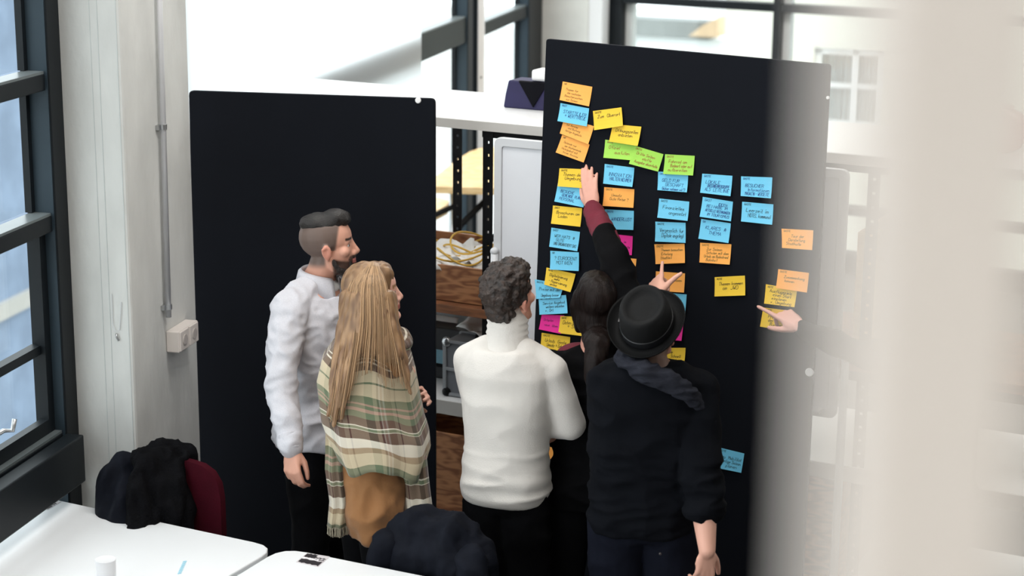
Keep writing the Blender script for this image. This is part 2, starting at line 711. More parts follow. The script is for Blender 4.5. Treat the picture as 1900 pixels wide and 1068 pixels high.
fb_l = (1160 - 1260) * sc
fb_r = (1350 - 1260) * sc
build('wall', MB().box(((fb_l + fb_r) / 2, 1.5, (fz(70) - 4) / 2), (fb_r - fb_l + 4, 2.9, fz(70) + 4)), pm('pale_render', (236, 240, 240), 0.9, var=0.02), fb)
rb = MB()
rb.box(((fb_l + fb_r) / 2 - 0.2, 0.1, (fz(36) + fz(70)) / 2), (fb_r - fb_l, 0.4, fz(36) - fz(70)))
build('roof_band', rb, pm('grey_roof', (136, 140, 138), 0.8, var=0.2, scale=3, stretch=(1, 1, 0.2)), fb)
gb = MB()
g0, g1 = (1290 - 1260) * sc, (1345 - 1260) * sc
gb.add([(g0, -0.25, fz(62)), (g1, -0.25, fz(62)), (g1, -0.25, fz(24)), ((g0 + g1) / 2, -0.25, fz(40)), (g0, 0.1, fz(62)), (g1, 0.1, fz(62)), (g1, 0.1, fz(24)), ((g0 + g1) / 2, 0.1, fz(40))],
       [(0, 1, 2, 3), (7, 6, 5, 4), (0, 4, 5, 1), (1, 5, 6, 2), (2, 6, 7, 3), (3, 7, 4, 0)])
build('gable', gb, pm('sand_gable', (206, 180, 148), 0.9, var=0.08), fb)

# ================================================================== BOARDS
def frame_axes(yaw, lean):
    e1 = Vector((math.cos(yaw), -math.sin(yaw), 0))
    e2 = Vector((math.sin(yaw) * math.sin(lean), math.cos(yaw) * math.sin(lean), math.cos(lean)))
    return e1, e2, e1.cross(e2)      # third axis points back... towards -view; checked below


def round_corner(a, p, b, r, k=5):
    """polygon points replacing the corner p between neighbours a and b"""
    a, p, b = Vector(a), Vector(p), Vector(b)
    u, v = (a - p).normalized(), (b - p).normalized()
    q0, q1 = p + u * r, p + v * r
    out = []
    for i in range(k + 1):
        t = i / k
        out.append(q0 * (1 - t) ** 2 + p * 2 * t * (1 - t) + q1 * t * t)
    return out


class Board:
    def __init__(s, c, yaw, lean):
        s.c = c
        s.e1, s.e2, s.n = frame_axes(yaw, lean)
        if s.n.dot(FW) > 0:
            s.n = -s.n

    def pt(s, u, v, off=0.0):
        return onpl(u, v, s.c + s.n * off, s.n)

    def xy(s, p):
        d = p - s.c
        return Vector((d.dot(s.e1), d.dot(s.e2)))

    def M(s):
        z = s.e1.cross(s.e2)
        return Matrix(((s.e1.x, s.e2.x, z.x, s.c.x), (s.e1.y, s.e2.y, z.y, s.c.y), (s.e1.z, s.e2.z, z.z, s.c.z), (0, 0, 0, 1)))

    def sgn(s):
        return 1.0 if s.e1.cross(s.e2).dot(s.n) > 0 else -1.0


def floor_hit(a, b):
    d = b - a
    return a + d * ((0.012 - a.z) / d.z)


def make_board(nm, label, bd, TL, TR, Lp, Rp, thick, r, notches):
    tl, tr = bd.pt(*TL), bd.pt(*TR)
    bl_, br_ = floor_hit(tl, bd.pt(*Lp)), floor_hit(tr, bd.pt(*Rp))
    P = [bd.xy(p) for p in (bl_, br_, tr, tl)]
    poly = [P[0], P[1]] + round_corner(P[1], P[2], P[3], r) + round_corner(P[2], P[3], P[0], r)
    t = thing(nm, label, 'board')
    g = bd.sgn()
    z0, z1 = sorted((0.0, -g * thick))
    M = bd.M()
    build('panel', MB().prism(poly, z0, z1, M), BLACKB, t, bevel=0.003)
    for (u, v, rr) in notches:
        p = bd.xy(bd.pt(u, v))
        m = MB()
        m.lathe([(rr * 0.7, -0.004), (rr, -0.002), (rr, 0.003), (rr * 0.8, 0.005)], 20, M @ Matrix.Translation((p.x, p.y, 0.0)))
        build('notch_disc', m, WHITEM, t)  # white disc stands in for the bright background showing through a notch
    return t


RB = Board(at(1265, 520, 7.15), math.radians(26), math.radians(2.0))
LB = Board(at(580, 500, 7.75), math.radians(10), math.radians(0.6))
make_board('black_board', 'plain tall black board without notes behind the man in the white shirt', LB,
           (350, 168), (807, 183), (368, 870), (808, 960), 0.022, 0.02, [(776, 186, 0.012)])
make_board('black_board', 'tall tilted black board covered with coloured sticky notes', RB,
           (1013, 72), (1540, 120), (990, 650), (1489, 1060), 0.022, 0.012, [(1502, 690, 0.016), (1536, 181, 0.006)])

# ================================================================== SHELF RACK
SY = math.radians(27)
S0 = at(808, 232, 8.0)
SZ = S0.z
S0 = Vector((S0.x, S0.y, 0))
SE = Vector((math.cos(SY), -math.sin(SY), 0))
SB = Vector((math.sin(SY), math.cos(SY), 0))       # depth direction, away from the camera


def sx(u, v, depth=0.0):
    p = onpl(u, v, S0 + SB * depth, SB)
    return (p - S0).dot(SE), p.z


rack = thing('shelf_rack', 'long black steel rack with white shelves behind the boards', 'shelf', tuple(S0), -SY)
SL, SRr, SD = -1.15, 2.7, 0.74


def slab(nm, s0, s1, d0, d1, z0, z1, mat, parent, bev=0.003):
    return build(nm, MB().box(((s0 + s1) / 2, (d0 + d1) / 2, (z0 + z1) / 2), (s1 - s0, d1 - d0, z1 - z0)), mat, parent, bevel=bev)


ztop = sx(808, 216)[1]
zt0 = sx(808, 234)[1]
slab('top_shelf', SL, SRr, 0, SD, zt0 + 0.004, ztop, WHITEM, rack)
slab('top_shelf_edge', SL, SRr, -0.006, 0.0, zt0, ztop - 0.003, EDGEM, rack, 0)
zm1 = sx(845, 566)[1]
zm0 = sx(845, 584)[1]
zl1, zl0 = sx(830, 742)[1], sx(830, 768)[1]
slab('middle_shelf', SL, SRr, 0, SD, zm0, zm1 - 0.004, PLYL, rack)
slab('lower_shelf', SL, SRr, 0, SD, zl0 + 0.003, zl1, WHITEM, rack)
slab('lower_shelf_edge', SL, SRr, -0.006, 0.0, zl0, zl1 - 0.003, EDGEM, rack, 0)
slab('bottom_shelf', SL, SRr, 0, SD, 0.20, 0.235, WHITEM, rack)


def slotted_post(s, d, h, parent, side=1):
    m = MB()
    w, hole = 0.046, 0.012
    a = (w - hole) / 2
    m.box((s - hole / 2 - a / 2, d, h / 2), (a, 0.003, h))
    m.box((s + hole / 2 + a / 2, d, h / 2), (a, 0.003, h))
    z = 0.03
    pitch = 0.055
    while z < h:
        m.box((s, d, z), (hole, 0.003, pitch - hole * 0.9))
        z += pitch
    m.box((s - side * w / 2, d + 0.02, h / 2), (0.003, 0.043, h))
    return build('post', m, METALB, parent)


f1 = sx(903, 400)[0]
f2 = sx(1612, 500)[0]
for s in (f1, f2, SL + 0.05):
    slotted_post(s, 0.01, zt0, rack)
for s in (sx(849, 350, SD - 0.06)[0], f2, SL + 0.05, 1.1):
    slotted_post(s, SD - 0.06, zt0, rack)
slab('beam', f1 - 0.03, f2 + 0.05, 0.012, 0.04, zt0 - 0.03, zt0 - 0.002, METALB, rack, 0)
slab('beam', SL + 0.02, SRr - 0.05, SD - 0.06, SD - 0.03, zt0 - 0.04, zt0 - 0.002, METALB, rack, 0)
slab('beam', f1, SRr - 0.05, 0.012, 0.03, zm0 - 0.04, zm0, METALB, rack, 0)
build('brace', MB().tube([(f1 - 0.02, 0.05, zm1 + 0.28), (f1 - 0.02, SD - 0.05, zm1 + 0.46)], 0.012), METALB, rack)
build('brace', MB().tube([(f1 - 0.02, 0.05, zl0 - 0.02), (f1 - 0.3, SD - 0.1, zl0 - 0.2)], 0.012), METALB, rack)


def crate(nm, label, s0, s1, d0, d1, z0, z1, mat=PLYD, lip=0.0, grp=None):
    c = tuple(S0 + SE * ((s0 + s1) / 2) + SB * d0) + ()
    t = thing(nm, label, 'crate', (c[0], c[1], z0), -SY, grp)
    w, dp, h, k = s1 - s0, d1 - d0, z1 - z0, 0.016
    build('front_board', MB().box((0, k / 2, h / 2), (w, k, h)), mat, t, bevel=0.002)
    build('back_board', MB().box((0, dp - k / 2, h / 2), (w, k, h)), mat, t, bevel=0.002)
    for q in (-1, 1):
        build('side_board', MB().box((q * (w / 2 - k / 2), dp / 2, h / 2), (k, dp - 2 * k, h)), mat, t, bevel=0.002)
    build('base_board', MB().box((0, dp / 2, 0.008), (w - 2 * k, dp - 2 * k, 0.014)), mat, t)
    if lip:
        build('lip_board', MB().box((0, -0.012, lip / 2), (w, 0.022, lip)), PLYL, t, bevel=0.002)
    return t


bz1 = sx(845, 500)[1]
crate('plywood_crate', 'plywood crate full of yellow cables and papers on the middle shelf', -0.5, f1 + 0.1, 0.05, SD - 0.08, zm1, bz1 + 0.0)
cz1, cz0 = sx(840, 806)[1], 0.26
crate('plywood_crate', 'big plywood crate with wavy grain under the silver case', -0.42, f1 + 0.22, 0.0, SD - 0.1, cz0, cz1, lip=sx(830, 946)[1] - cz0)
# crates seen right of the note-covered board
crate('plywood_crate', 'pale plywood crate beside the rack post right of the whiteboard', sx(1580, 500)[0], sx(1605, 500)[0] + 0.02, 0.06, 0.6, zm1, zm1 + 0.5, BIRCH)
crate('plywood_crate', 'wooden crate low down under the white shelf right of the board', sx(1495, 900)[0] - 0.3, sx(1560, 900)[0], 0.03, 0.6, 0.24, sx(1530, 882)[1], PLYD)


def spt(s, d, z):
    p = S0 + SE * s + SB * d
    return Vector((p.x, p.y, z))


# cables and papers in the top crate
rnd = random.Random(3)
for k in range(4):
    pts = []
    c = spt(rnd.uniform(-0.02, 0.1), rnd.uniform(0.12, 0.5), bz1 + 0.01 + 0.012 * k)
    r0 = rnd.uniform(0.10, 0.16)
    ph = rnd.uniform(0, 6)
    for i in range(40):
        a = ph + i / 39 * 2 * PI * 1.15
        pts.append(c + Vector((math.cos(a) * r0 * 1.1, math.sin(a) * r0 * 0.9, 0.03 * math.sin(a * 2 + k) + 0.012)))
    tag(build('yellow_cable', MB().tube(pts, 0.0045), pm('yellow_cable_rubber', (214, 170, 60), 0.5, var=0.1), smooth=True),
        ['yellow cable loop lying at the front of the open crate', 'yellow cable loop crossing the white papers in the crate', 'yellow cable loop at the back of the crate', 'topmost yellow cable loop over the open crate'][k], 'cable', 'yellow cables in the crate')


def crumpled_sheet(nm, label, cat, s, d, z, w, h, rz, amp, mat, tilt=0.0, grp=None, seed=0):
    m = MB()
    nx, ny = 12, 10
    M = Matrix.Translation(spt(s, d, z)) @ Matrix.Rotation(rz - SY, 4, 'Z') @ Matrix.Rotation(tilt, 4, 'X')
    rows = []
    for j in range(ny + 1):
        rows.append([Vector((w * (i / nx - 0.5), h * (j / ny - 0.5), amp * noise.noise(Vector((i * 0.35 + seed, j * 0.35, seed * 2.1))))) for i in range(nx + 1)])
    m.loft(rows, False, M, closed=False)
    o = build(nm, m, mat, smooth=True)
    so = o.modifiers.new('thickness', 'SOLIDIFY')
    so.thickness = 0.0012
    return tag(o, label, cat, grp)


crumpled_sheet('paper_sheet', 'crumpled white paper sheet at the left in the open crate', 'paper', -0.02, 0.18, bz1 + 0.01, 0.2, 0.26, 0.5, 0.05, PAPER, 0.25, 'loose papers in the crate', 1)
crumpled_sheet('paper_sheet', 'white paper sheet lying at the right in the open crate', 'paper', 0.12, 0.25, bz1 + 0.015, 0.2, 0.28, -0.4, 0.05, PAPER, 0.15, 'loose papers in the crate', 4)
crumpled_sheet('paper_sheet', 'white paper sheet half under the others in the crate', 'paper', 0.06, 0.34, bz1 - 0.01, 0.26, 0.2, 0.2, 0.04, PAPER, 0.3, 'loose papers in the crate', 8)
bx = MB().box((0, 0, 0.03), (0.13, 0.09, 0.06))
o = tag(build('power_brick', bx, METALB, bevel=0.008), 'black power brick among the cables in the crate', 'adapter')
o.location, o.rotation_euler = spt(0.17, 0.3, bz1 - 0.02), (0.1, 0.1, -0.3)

# silver flight case on the lower shelf
case_l, case_t = sx(812, 660)[0], sx(840, 641)[1]
cs = thing('flight_case', 'silver grey flight case standing on the lower white shelf', 'case', tuple(spt(case_l + 0.19, 0.05, zl1)), -SY)
cw, cdp, chh = 0.38, 0.16, case_t - zl1
build('body', MB().box((0, cdp / 2, chh / 2 + 0.005), (cw - 0.01, cdp - 0.01, chh - 0.01)), ALU, cs, bevel=0.004)
tm = MB()
for x in (-1, 1):
    for y in (0.005, cdp - 0.005):
        tm.box((x * (cw / 2 - 0.006), y, chh / 2 + 0.005), (0.018, 0.012, chh))
for z in (0.012, chh * 0.5, chh):
    for y in (0.003, cdp - 0.003):
        tm.box((0, y, z), (cw, 0.010, 0.014))
build('edge_trim', tm, pm('case_trim', (150, 153, 157), 0.35, metal=0.2), cs, bevel=0.002)
for x in (-1, 1):
    for z in (0.015, chh - 0.008):
        build('corner_cap', MB().ell((x * (cw / 2 - 0.014), 0.006, z + 0.004), (0.022, 0.014, 0.022)), METALB if z < 0.1 else STEEL, cs, smooth=True)
hd = MB()
hd.tube([(-0.07, cdp / 2, chh), (-0.06, cdp / 2, chh + 0.03), (0.0, cdp / 2, chh + 0.04), (0.06, cdp / 2, chh + 0.03), (0.07, cdp / 2, chh)], 0.011, 10)
build('handle', hd, METALB, cs, smooth=True)
build('latch', MB().box((-0.1, -0.004, chh * 0.5), (0.03, 0.012, 0.04)), STEEL, cs, bevel=0.002)
crumpled_sheet('paper_sheet', 'white paper sheets curling over the silver flight case', 'paper', case_l + 0.16, 0.2, case_t + 0.075, 0.26, 0.22, -0.5, 0.03, PAPER, 0.35, None, 12)
fo = tag(build('binder', MB().box((0, 0, 0.02), (0.26, 0.2, 0.04)), METALB, bevel=0.006), 'black binder lying on the flight case under the papers', 'binder')
fo.location, fo.rotation_euler = spt(case_l + 0.2, 0.3, case_t + 0.012), (0, 0, -0.7)
pq = sx(826, 612, 0.35)
o = crumpled_sheet('paper_sheet', 'white sheet propped up below the middle shelf left of the case', 'paper', pq[0] - 0.03, 0.36, pq[1], 0.16, 0.12, 0.0, 0.004, PAPER, 1.2, None, 3)
tq = sx(822, 640, 0.25)
tb = thing('tablet', 'dark tablet with a pale blue glossy screen left of the flight case', 'tablet', tuple(spt(tq[0], 0.25, tq[1] - 0.05)), -SY)
tb.rotation_euler = (0.5, 0, -SY)
build('body', MB().box((0, 0, 0.0), (0.2, 0.14, 0.012)), METALB, tb, bevel=0.004)
build('screen', MB().box((0, 0, 0.0065), (0.17, 0.11, 0.002)), pm('pale_screen', (150, 200, 220), 0.1, var=0.1), tb)
bxs = MB().box((0, 0, 0), (0.3, 0.3, 0.24))
bq = tag(build('storage_box', bxs, pm('dark_box', (34, 34, 38), 0.6, var=0.15), bevel=0.006), 'dark storage box on the lower shelf behind the flight case', 'box')
bq.location, bq.rotation_euler = spt(case_l - 0.16, 0.42, zl1 + 0.12), (0, 0, -SY)

# things on the white top shelf
q = sx(948, 190, 0.35)
nv = thing('navy_bag', 'navy blue bag with a dark notch on the white top shelf', 'bag', tuple(spt(q[0] + 0.14, 0.45, ztop)), -SY)
bgm = MB()
bgm.loft([[(-0.19, -0.08, 0), (0.19, -0.08, 0), (0.19, 0.08, 0), (-0.19, 0.08, 0)], [(-0.184, -0.072, 0.06), (0.19, -0.072, 0.06), (0.19, 0.072, 0.06), (-0.184, 0.072, 0.06)], [(-0.174, -0.062, 0.12), (0.19, -0.062, 0.12), (0.19, 0.062, 0.12), (-0.174, 0.062, 0.12)]])
build('body', bgm, pm('navy_cloth', (34, 30, 74), 0.7, var=0.2), nv, bevel=0.008)
build('flap', MB().add([(-0.12, -0.068, 0.118), (0.02, -0.068, 0.118), (-0.04, -0.088, 0.015), (-0.12, -0.058, 0.122), (0.02, -0.058, 0.122), (-0.04, -0.08, 0.012)], [(0, 2, 1), (3, 4, 5), (0, 1, 4, 3), (1, 2, 5, 4), (2, 0, 3, 5)]), pm('black_cloth', (12, 12, 18), 0.8, var=0.1, spec=0.1), nv)
q0, q1 = at(963, 146, 9.4), at(1012, 150, 9.4)
wl_ = tag(build('white_box', MB().box((0, 0, 0), (0.24, 0.1, 0.05)), WHITEM, bevel=0.012), 'long white box lying on top of the navy bag', 'box')
wl_.location, wl_.rotation_euler = spt(q[0] + 0.19, 0.45, ztop + 0.146), (0, 0, -SY)
pk = at(1874, 262, 7.15)
pnk = thing('pink_pot', 'glossy pale pink round pot on the white shelf beside the cream post', 'pot', (pk.x, pk.y + 0.12, ztop))
build('bowl', MB().lathe([(0.045, 0.0), (0.075, 0.02), (0.094, 0.07), (0.092, 0.11), (0.07, 0.15), (0.04, 0.165), (0.032, 0.17)], 36), pm('pink_glaze', (228, 178, 174), 0.12, var=0.06), pnk, smooth=True)
build('rim', MB().lathe([(0.034, 0.168), (0.04, 0.172), (0.036, 0.178), (0.024, 0.174)], 30), pm('pink_glaze', (228, 178, 174)), pnk, smooth=True)

# birch bench behind the rack
bt = thing('birch_bench', 'birch plywood workbench with rounded corner seen behind the rack', 'table')
ZB = 1.15
px = [(770, 345), (806, 329), (850, 294), (872, 281), (892, 274), (915, 272), (1010, 282), (1010, 360), (920, 349)]
poly = [onz(u, v, ZB) for u, v in px][::-1]
build('top', MB().prism([(p.x, p.y) for p in poly], ZB - 0.04, ZB), BIRCH, bt)
for u in (838, 905):
    p = onz(u, 342, ZB - 0.04)
    m = MB().tube([(p.x, p.y + 0.1, 0), (p.x, p.y + 0.1, ZB - 0.04)], 0.02, 12)
    build('leg', m, STEEL, bt, smooth=True)
a, b = at(806, 398, 11.0), at(900, 392, 11.0)
build('brace', MB().tube([at(800, 402, 11.0), at(852, 378, 11.1)], 0.016), METALB, bt)
build('brace', MB().tube([at(852, 420, 11.1), at(905, 368, 11.2)], 0.02), METALB, bt)
poly = [onz(u, v, 0.86) for u, v in ((770, 412), (830, 380), (834, 372), (812, 366), (770, 372))]
build('lower_shelf', MB().prism([(p.x, p.y) for p in poly[::-1]], 0.80, 0.86), BIRCH, bt)

# ================================================================== MOBILE WHITEBOARD
WB = Board(at(925, 256, 7.65), math.radians(27), math.radians(0.0))
wbt = thing('whiteboard', 'wide whiteboard on a stand between the black board and the rack', 'whiteboard')
pA, pB = WB.xy(WB.pt(918, 254)), WB.xy(WB.pt(1575, 324))
pz = WB.xy(WB.pt(1540, 775)).y
x0, x1, y1, y0 = pA.x, pB.x, pA.y, pz
g = WB.sgn()


def rrect(a, b, c, d, r):
    P = [(a, c), (b, c), (b, d), (a, d)]
    out = []
    for i in range(4):
        out += round_corner(P[i - 1], P[i], P[(i + 1) % 4], r, 4)
    return out


M = WB.M()
o_ = rrect(x0, x1, y0, y1, 0.03)
i_ = rrect(x0 + 0.035, x1 - 0.035, y0 + 0.035, y1 - 0.035, 0.012)
m = MB()
zz = (-0.018 * g, 0.006 * g)
rings = [[(p[0], p[1], zz[0]) for p in o_], [(p[0], p[1], zz[1]) for p in o_], [(p[0], p[1], zz[1]) for p in i_], [(p[0], p[1], zz[0]) for p in i_], [(p[0], p[1], zz[0]) for p in o_]]
m.loft(rings, False, M)
build('frame', m, GREYP, wbt, bevel=0.003)
z0, z1 = sorted((-0.012 * g, -0.002 * g))
build('board_surface', MB().prism([tuple(p)[:2] for p in i_], z0, z1, M), WBOARD, wbt)
build('pen_tray', MB().box(((x0 + x1) / 2 + 0.2, y0 + 0.03, 0.03 * g), (x1 - x0 - 0.5, 0.014, 0.06), M), GREYP, wbt, bevel=0.003)
zc = WB.c.z
for xx in (x0 + 0.012, x1 + 0.03):
    zt_ = (1.30 if xx > 0.5 else 1.52) - zc
    m = MB().tube([(xx, 0.06 - zc, 0.018 * g), (xx, zt_, 0.018 * g)], 0.016, 12, M)
    m.ell((xx, zt_, 0.018 * g), (0.018, 0.018, 0.018), M)
    build('stand_pole', m, GREYP, wbt, smooth=True)
    build('stand_foot', MB().box((xx, 0.05 - zc, 0.0), (0.04, 0.03, 0.5), M), GREYP, wbt, bevel=0.004)
    for q in (-0.22, 0.22):
        m = MB().lathe([(0.025, -0.012), (0.03, -0.006), (0.03, 0.006), (0.025, 0.012)], 20, M @ Matrix.Translation((xx, 0.03 - zc, q)) @ Matrix.Rotation(PI / 2, 4, 'Y'))
        build('caster', m, METALB, wbt)
build('cross_bar', MB().tube([(x0 + 0.012, 0.12 - zc, 0.0), (x1 + 0.03, 0.12 - zc, 0.0)], 0.014, 10, M), GREYP, wbt, smooth=True)

# ================================================================== CONDUIT + SOCKET on the concrete column
def colpt(u, v, off=0.0):
    return onpl(u, v, CA + WN * off, WN)


cnd = thing('steel_conduit', 'thin steel conduit running down the concrete column to the socket', 'pipe')
a, b = colpt(313, 588, 0.02), colpt(296, 0, 0.02)
top = a + (b - a) * 1.6
build('tube', MB().tube([a, top], 0.011, 14), pm('galvanised_pipe', (206, 207, 210), 0.35, metal=0.25, var=0.05), cnd, smooth=True)
for v in (230, 568):
    p = a + (b - a) * ((588 - v) / 588)
    m = MB()
    m.tube([p - Vector((0, 0, 0.01)), p + Vector((0, 0, 0.01))], 0.0145, 14)
    mm = Matrix.Translation(p - WN * 0.012 - WD * 0.008) @ Matrix.Rotation(-AZ, 4, 'Z')
    m.box((0, 0, 0), (0.014, 0.04, 0.018), mm)
    build('clamp', m, STEEL, cnd)
sk = thing('socket_box', 'white double socket box on the concrete column', 'socket')
mm = Matrix.Translation(colpt(326, 622, 0.0)) @ Matrix.Rotation(-AZ, 4, 'Z')
build('housing', MB().box((0.028, 0, 0), (0.054, 0.19, 0.085), mm), SOCKET, sk, bevel=0.004)
for y in (-0.047, 0.047):
    build('outlet_cover', MB().box((0.056, y, 0), (0.008, 0.082, 0.078), mm), SOCKET, sk, bevel=0.003)
    m = MB()
    m.lathe([(0.022, -0.002), (0.022, 0.002), (0.018, 0.003)], 20, mm @ Matrix.Translation((0.0605, y, 0)) @ Matrix.Rotation(PI / 2, 4, 'Y'))
    build('outlet', m, pm('socket_shadow_grey', (186, 178, 174), 0.5), sk)
# hanging key cord on the left face of the column
LN = WD * -1
kp = onpl(217, 618, CA, WD)
ck = thing('key_cord', 'thin cord with a small shiny hook hanging on the concrete column', 'cord')
build('cord', MB().tube([onpl(207, 545, CA + LN * 0.004, WD), onpl(209, 600, CA + LN * 0.004, WD), onpl(214, 614, CA + LN * 0.006, WD), onpl(222, 612, CA + LN * 0.004, WD), onpl(225, 560, CA + LN * 0.004, WD)], 0.0014, 6), GREYP, ck)
build('hook', MB().tube([kp + LN * 0.006, kp + LN * 0.012 + Vector((0.003, 0, -0.012)), kp + LN * 0.006 + Vector((0.008, 0, -0.026))], 0.004, 8), STEEL, ck, smooth=True)

# ================================================================== TABLES AND WHAT LIES ON THEM
TZ = 0.74


def table(nm, label, pa, pb, s0, s1, depth, r=0.1):
    a, b = onz(*pa, TZ), onz(*pb, TZ)
    e = (b - a)
    e.z = 0
    e.normalize()
    n = Vector((e.y, -e.x, 0))
    if n.y > 0:
        n = -n
    O = a.copy()
    t = thing(nm, label, 'table', (O.x, O.y, 0), math.atan2(e.y, e.x))
    # local: x along the far edge, -y towards the camera
    pl = rrect(s0, s1, -depth, 0, r)
    build('tabletop', MB().prism([tuple(p) for p in pl], TZ - 0.025, TZ), TABLEM, t, bevel=0.004)
    for x in (s0 + 0.12, s1 - 0.12):
        for y in (-0.1, -depth + 0.1):
            build('leg', MB().tube([(x, y, 0), (x, y, TZ - 0.025)], 0.022, 14), STEEL, t, smooth=True)
    ap = MB()
    ap.box(((s0 + s1) / 2, -0.1, TZ - 0.05), (s1 - s0 - 0.28, 0.03, 0.05))
    ap.box(((s0 + s1) / 2, -depth + 0.1, TZ - 0.05), (s1 - s0 - 0.28, 0.03, 0.05))
    build('under_frame', ap, STEEL, t)
    return t, a, e, n


a_ = onz(112, 928, TZ)
e_ = (onz(463, 1003, TZ) - a_).normalized()
s_left = (onz(33, 912, TZ) - a_).dot(e_)
s_right = (onz(488, 1030, TZ) - a_).dot(e_)
table('white_table', 'white table on the left carrying the white cup', (112, 928), (463, 1003), s_left, s_right, 0.8)
a_ = onz(611, 1032, TZ)
e_ = (onz(784, 1067, TZ) - a_).normalized()
s_l2 = (onz(497, 1030, TZ) - a_).dot(e_)
table('white_table', 'white table at the bottom edge in front of the jacket-covered chair', (611, 1032), (784, 1067), s_l2 + 0.004, s_l2 + 1.55, 0.8)

cp = onz(196, 1037, TZ + 0.1)
cup = thing('cup', 'plain white cup standing on the left white table', 'cup', (cp.x, cp.y, TZ))
build('body', MB().lathe([(0.029, 0.0), (0.031, 0.002), (0.034, 0.098), (0.034, 0.1), (0.0325, 0.1), (0.0315, 0.096), (0.028, 0.006), (0.002, 0.005)], 40), pm('cup_white', (226, 226, 228), 0.3, var=0.01), cup, smooth=True)
build('rim', MB().lathe([(0.0325, 0.099), (0.0345, 0.0985), (0.0352, 0.1), (0.0345, 0.1015), (0.0325, 0.101)], 40), pm('cup_white', (226, 226, 228)), cup, smooth=True)


def card(label, q, patches):
    P = [onz(u, v, TZ + 0.0012) for u, v in q]     # left, far, right, near
    c = sum(P, Vector()) / 4
    t = thing('table_sticker', label, 'sticker', tuple(c))

    def bil(x, y, dz):
        p = P[0] * (1 - x) * (1 - y) + P[3] * x * (1 - y) + P[2] * x * y + P[1] * (1 - x) * y
        return p - c + Vector((0, 0, dz))
    m = MB()
    m.hexa([bil(x, y, z) for z in (-0.0008, 0.0) for y in (0, 1) for x in (0, 1)])
    build('sheet', m, pm('sticker_grey', (214, 208, 210), 0.5, var=0.08, scale=60), t)
    for (xa, xb, ya, yb, dk) in patches:
        m = MB()
        n = 10
        lo = [bil(xa + (xb - xa) * i / n, ya + 0.03 * math.sin(i * 2.3 + xa * 9), 0.0004) for i in range(n + 1)]
        hi = [bil(xa + (xb - xa) * i / n, yb + 0.03 * math.sin(i * 1.7 + yb * 9), 0.0004) for i in range(n + 1)]
        m.loft([lo, hi], False, closed=False)
        build('printed_block', m, pm('sticker_black', (26, 22, 28), 0.6) if dk else pm('sticker_white', (244, 242, 244), 0.6), t)
    return t


pats = [(0.05, 0.97, 0.06, 0.42, 1), (0.0, 0.75, 0.46, 0.56, 0), (0.04, 0.52, 0.60, 0.95, 1), (0.5, 0.98, 0.66, 0.74, 1), (0.55, 0.98, 0.52, 0.58, 1)]
card('black and white printed sticker near the rounded corner of the left table', [(53, 937), (70, 925), (114, 930), (88, 945)], pats)
card('black and white printed sticker on the far edge of the bottom table', [(549, 1042), (570, 1025), (612, 1032), (590, 1051)], pats)
st = thing('blue_strip', 'short pale blue striped strip lying on the left white table', 'strip')
A, B = onz(333, 1063, TZ + 0.001), onz(343, 1041, TZ + 0.001)
for k in range(9):
    m = MB()
    p = A + (B - A) * (k / 8)
    m.box((0, 0, 0.0), (0.013, 0.006, 0.0012), Matrix.Translation(p) @ Matrix.Rotation(0.5, 4, 'Z'))
    build('dash', m, pm('pale_blue_print', (150, 208, 228), 0.5), st)

# ================================================================== CHAIRS WITH COATS
def chair(label, p, rz, mat, ztop_, parts=True):
    t = thing('chair', label, 'chair', (p.x, p.y, 0), rz)
    pl = rrect(-0.22, 0.22, 0.0, 0.40, 0.13)
    # backrest: curved shell, local y=0 at the back
    rings = []
    for q in (0.0, 0.03):
        rings.append([(x, q + 0.35 * x * x - 0.02 * z, ztop_ - 0.42 + z) for x, z in [tuple(v) for v in pl]])
    m = MB()
    m.loft(rings, False)
    n = len(pl)
    for r_ in (0, 1):
        cx = MB()
    c0 = (0, 0.0 - 0.02 * 0.2, ztop_ - 0.22)
    vs = rings[0] + [c0]
    m.add(vs, [(i, n, (i + 1) % n) for i in range(n)])
    vs = rings[1] + [(0, 0.03 - 0.004, ztop_ - 0.22)]
    m.add(vs, [((i + 1) % n, n, i) for i in range(n)])
    build('backrest', m, mat, t, smooth=True)
    sp = rrect(-0.22, 0.22, -0.42, 0.0, 0.08)
    build('seat', MB().prism([tuple(v) for v in sp], 0.44, 0.48), mat, t, bevel=0.01)
    for x in (-0.19, 0.19):
        build('leg', MB().tube([(x, -0.38, 0), (x * 0.95, -0.36, 0.44)], 0.012, 10), STEEL, t, smooth=True)
        build('leg', MB().tube([(x, 0.03, 0), (x, 0.0, 0.46), (x * 0.8, 0.025, ztop_ - 0.3)], 0.012, 10), STEEL, t, smooth=True)
    return t


RZ = -math.radians(28)
BURG = pm('burgundy_upholstery', (62, 8, 22), 0.85, spec=0.1, var=0.2, scale=20, bump=0.1, bscale=150)
C1 = at(316, 900, 7.02)
chair('burgundy upholstered chair with dark clothes over it beside the concrete column', C1, RZ, BURG, at(330, 836, 7.0).z)
C2 = at(808, 980, 6.52)
chair('chair covered by a navy jacket at the bottom table', C2, RZ, pm('dark_upholstery', (30, 30, 36), 0.8, var=0.1), 0.80)


def cloth_blob(nm, label, cat, mb, mat, amp=0.016, fr=(9, 9, 3), vs=0.011, seed=3.0, group=None, ridge=True):
    o = voxel(nm, mb, vs, 6, mat)
    folds(o, amp, fr, ridge=ridge, seed=seed)
    folds(o, amp * 0.4, (25, 25, 12), seed=seed * 2)
    return tag(o, label, cat, group)


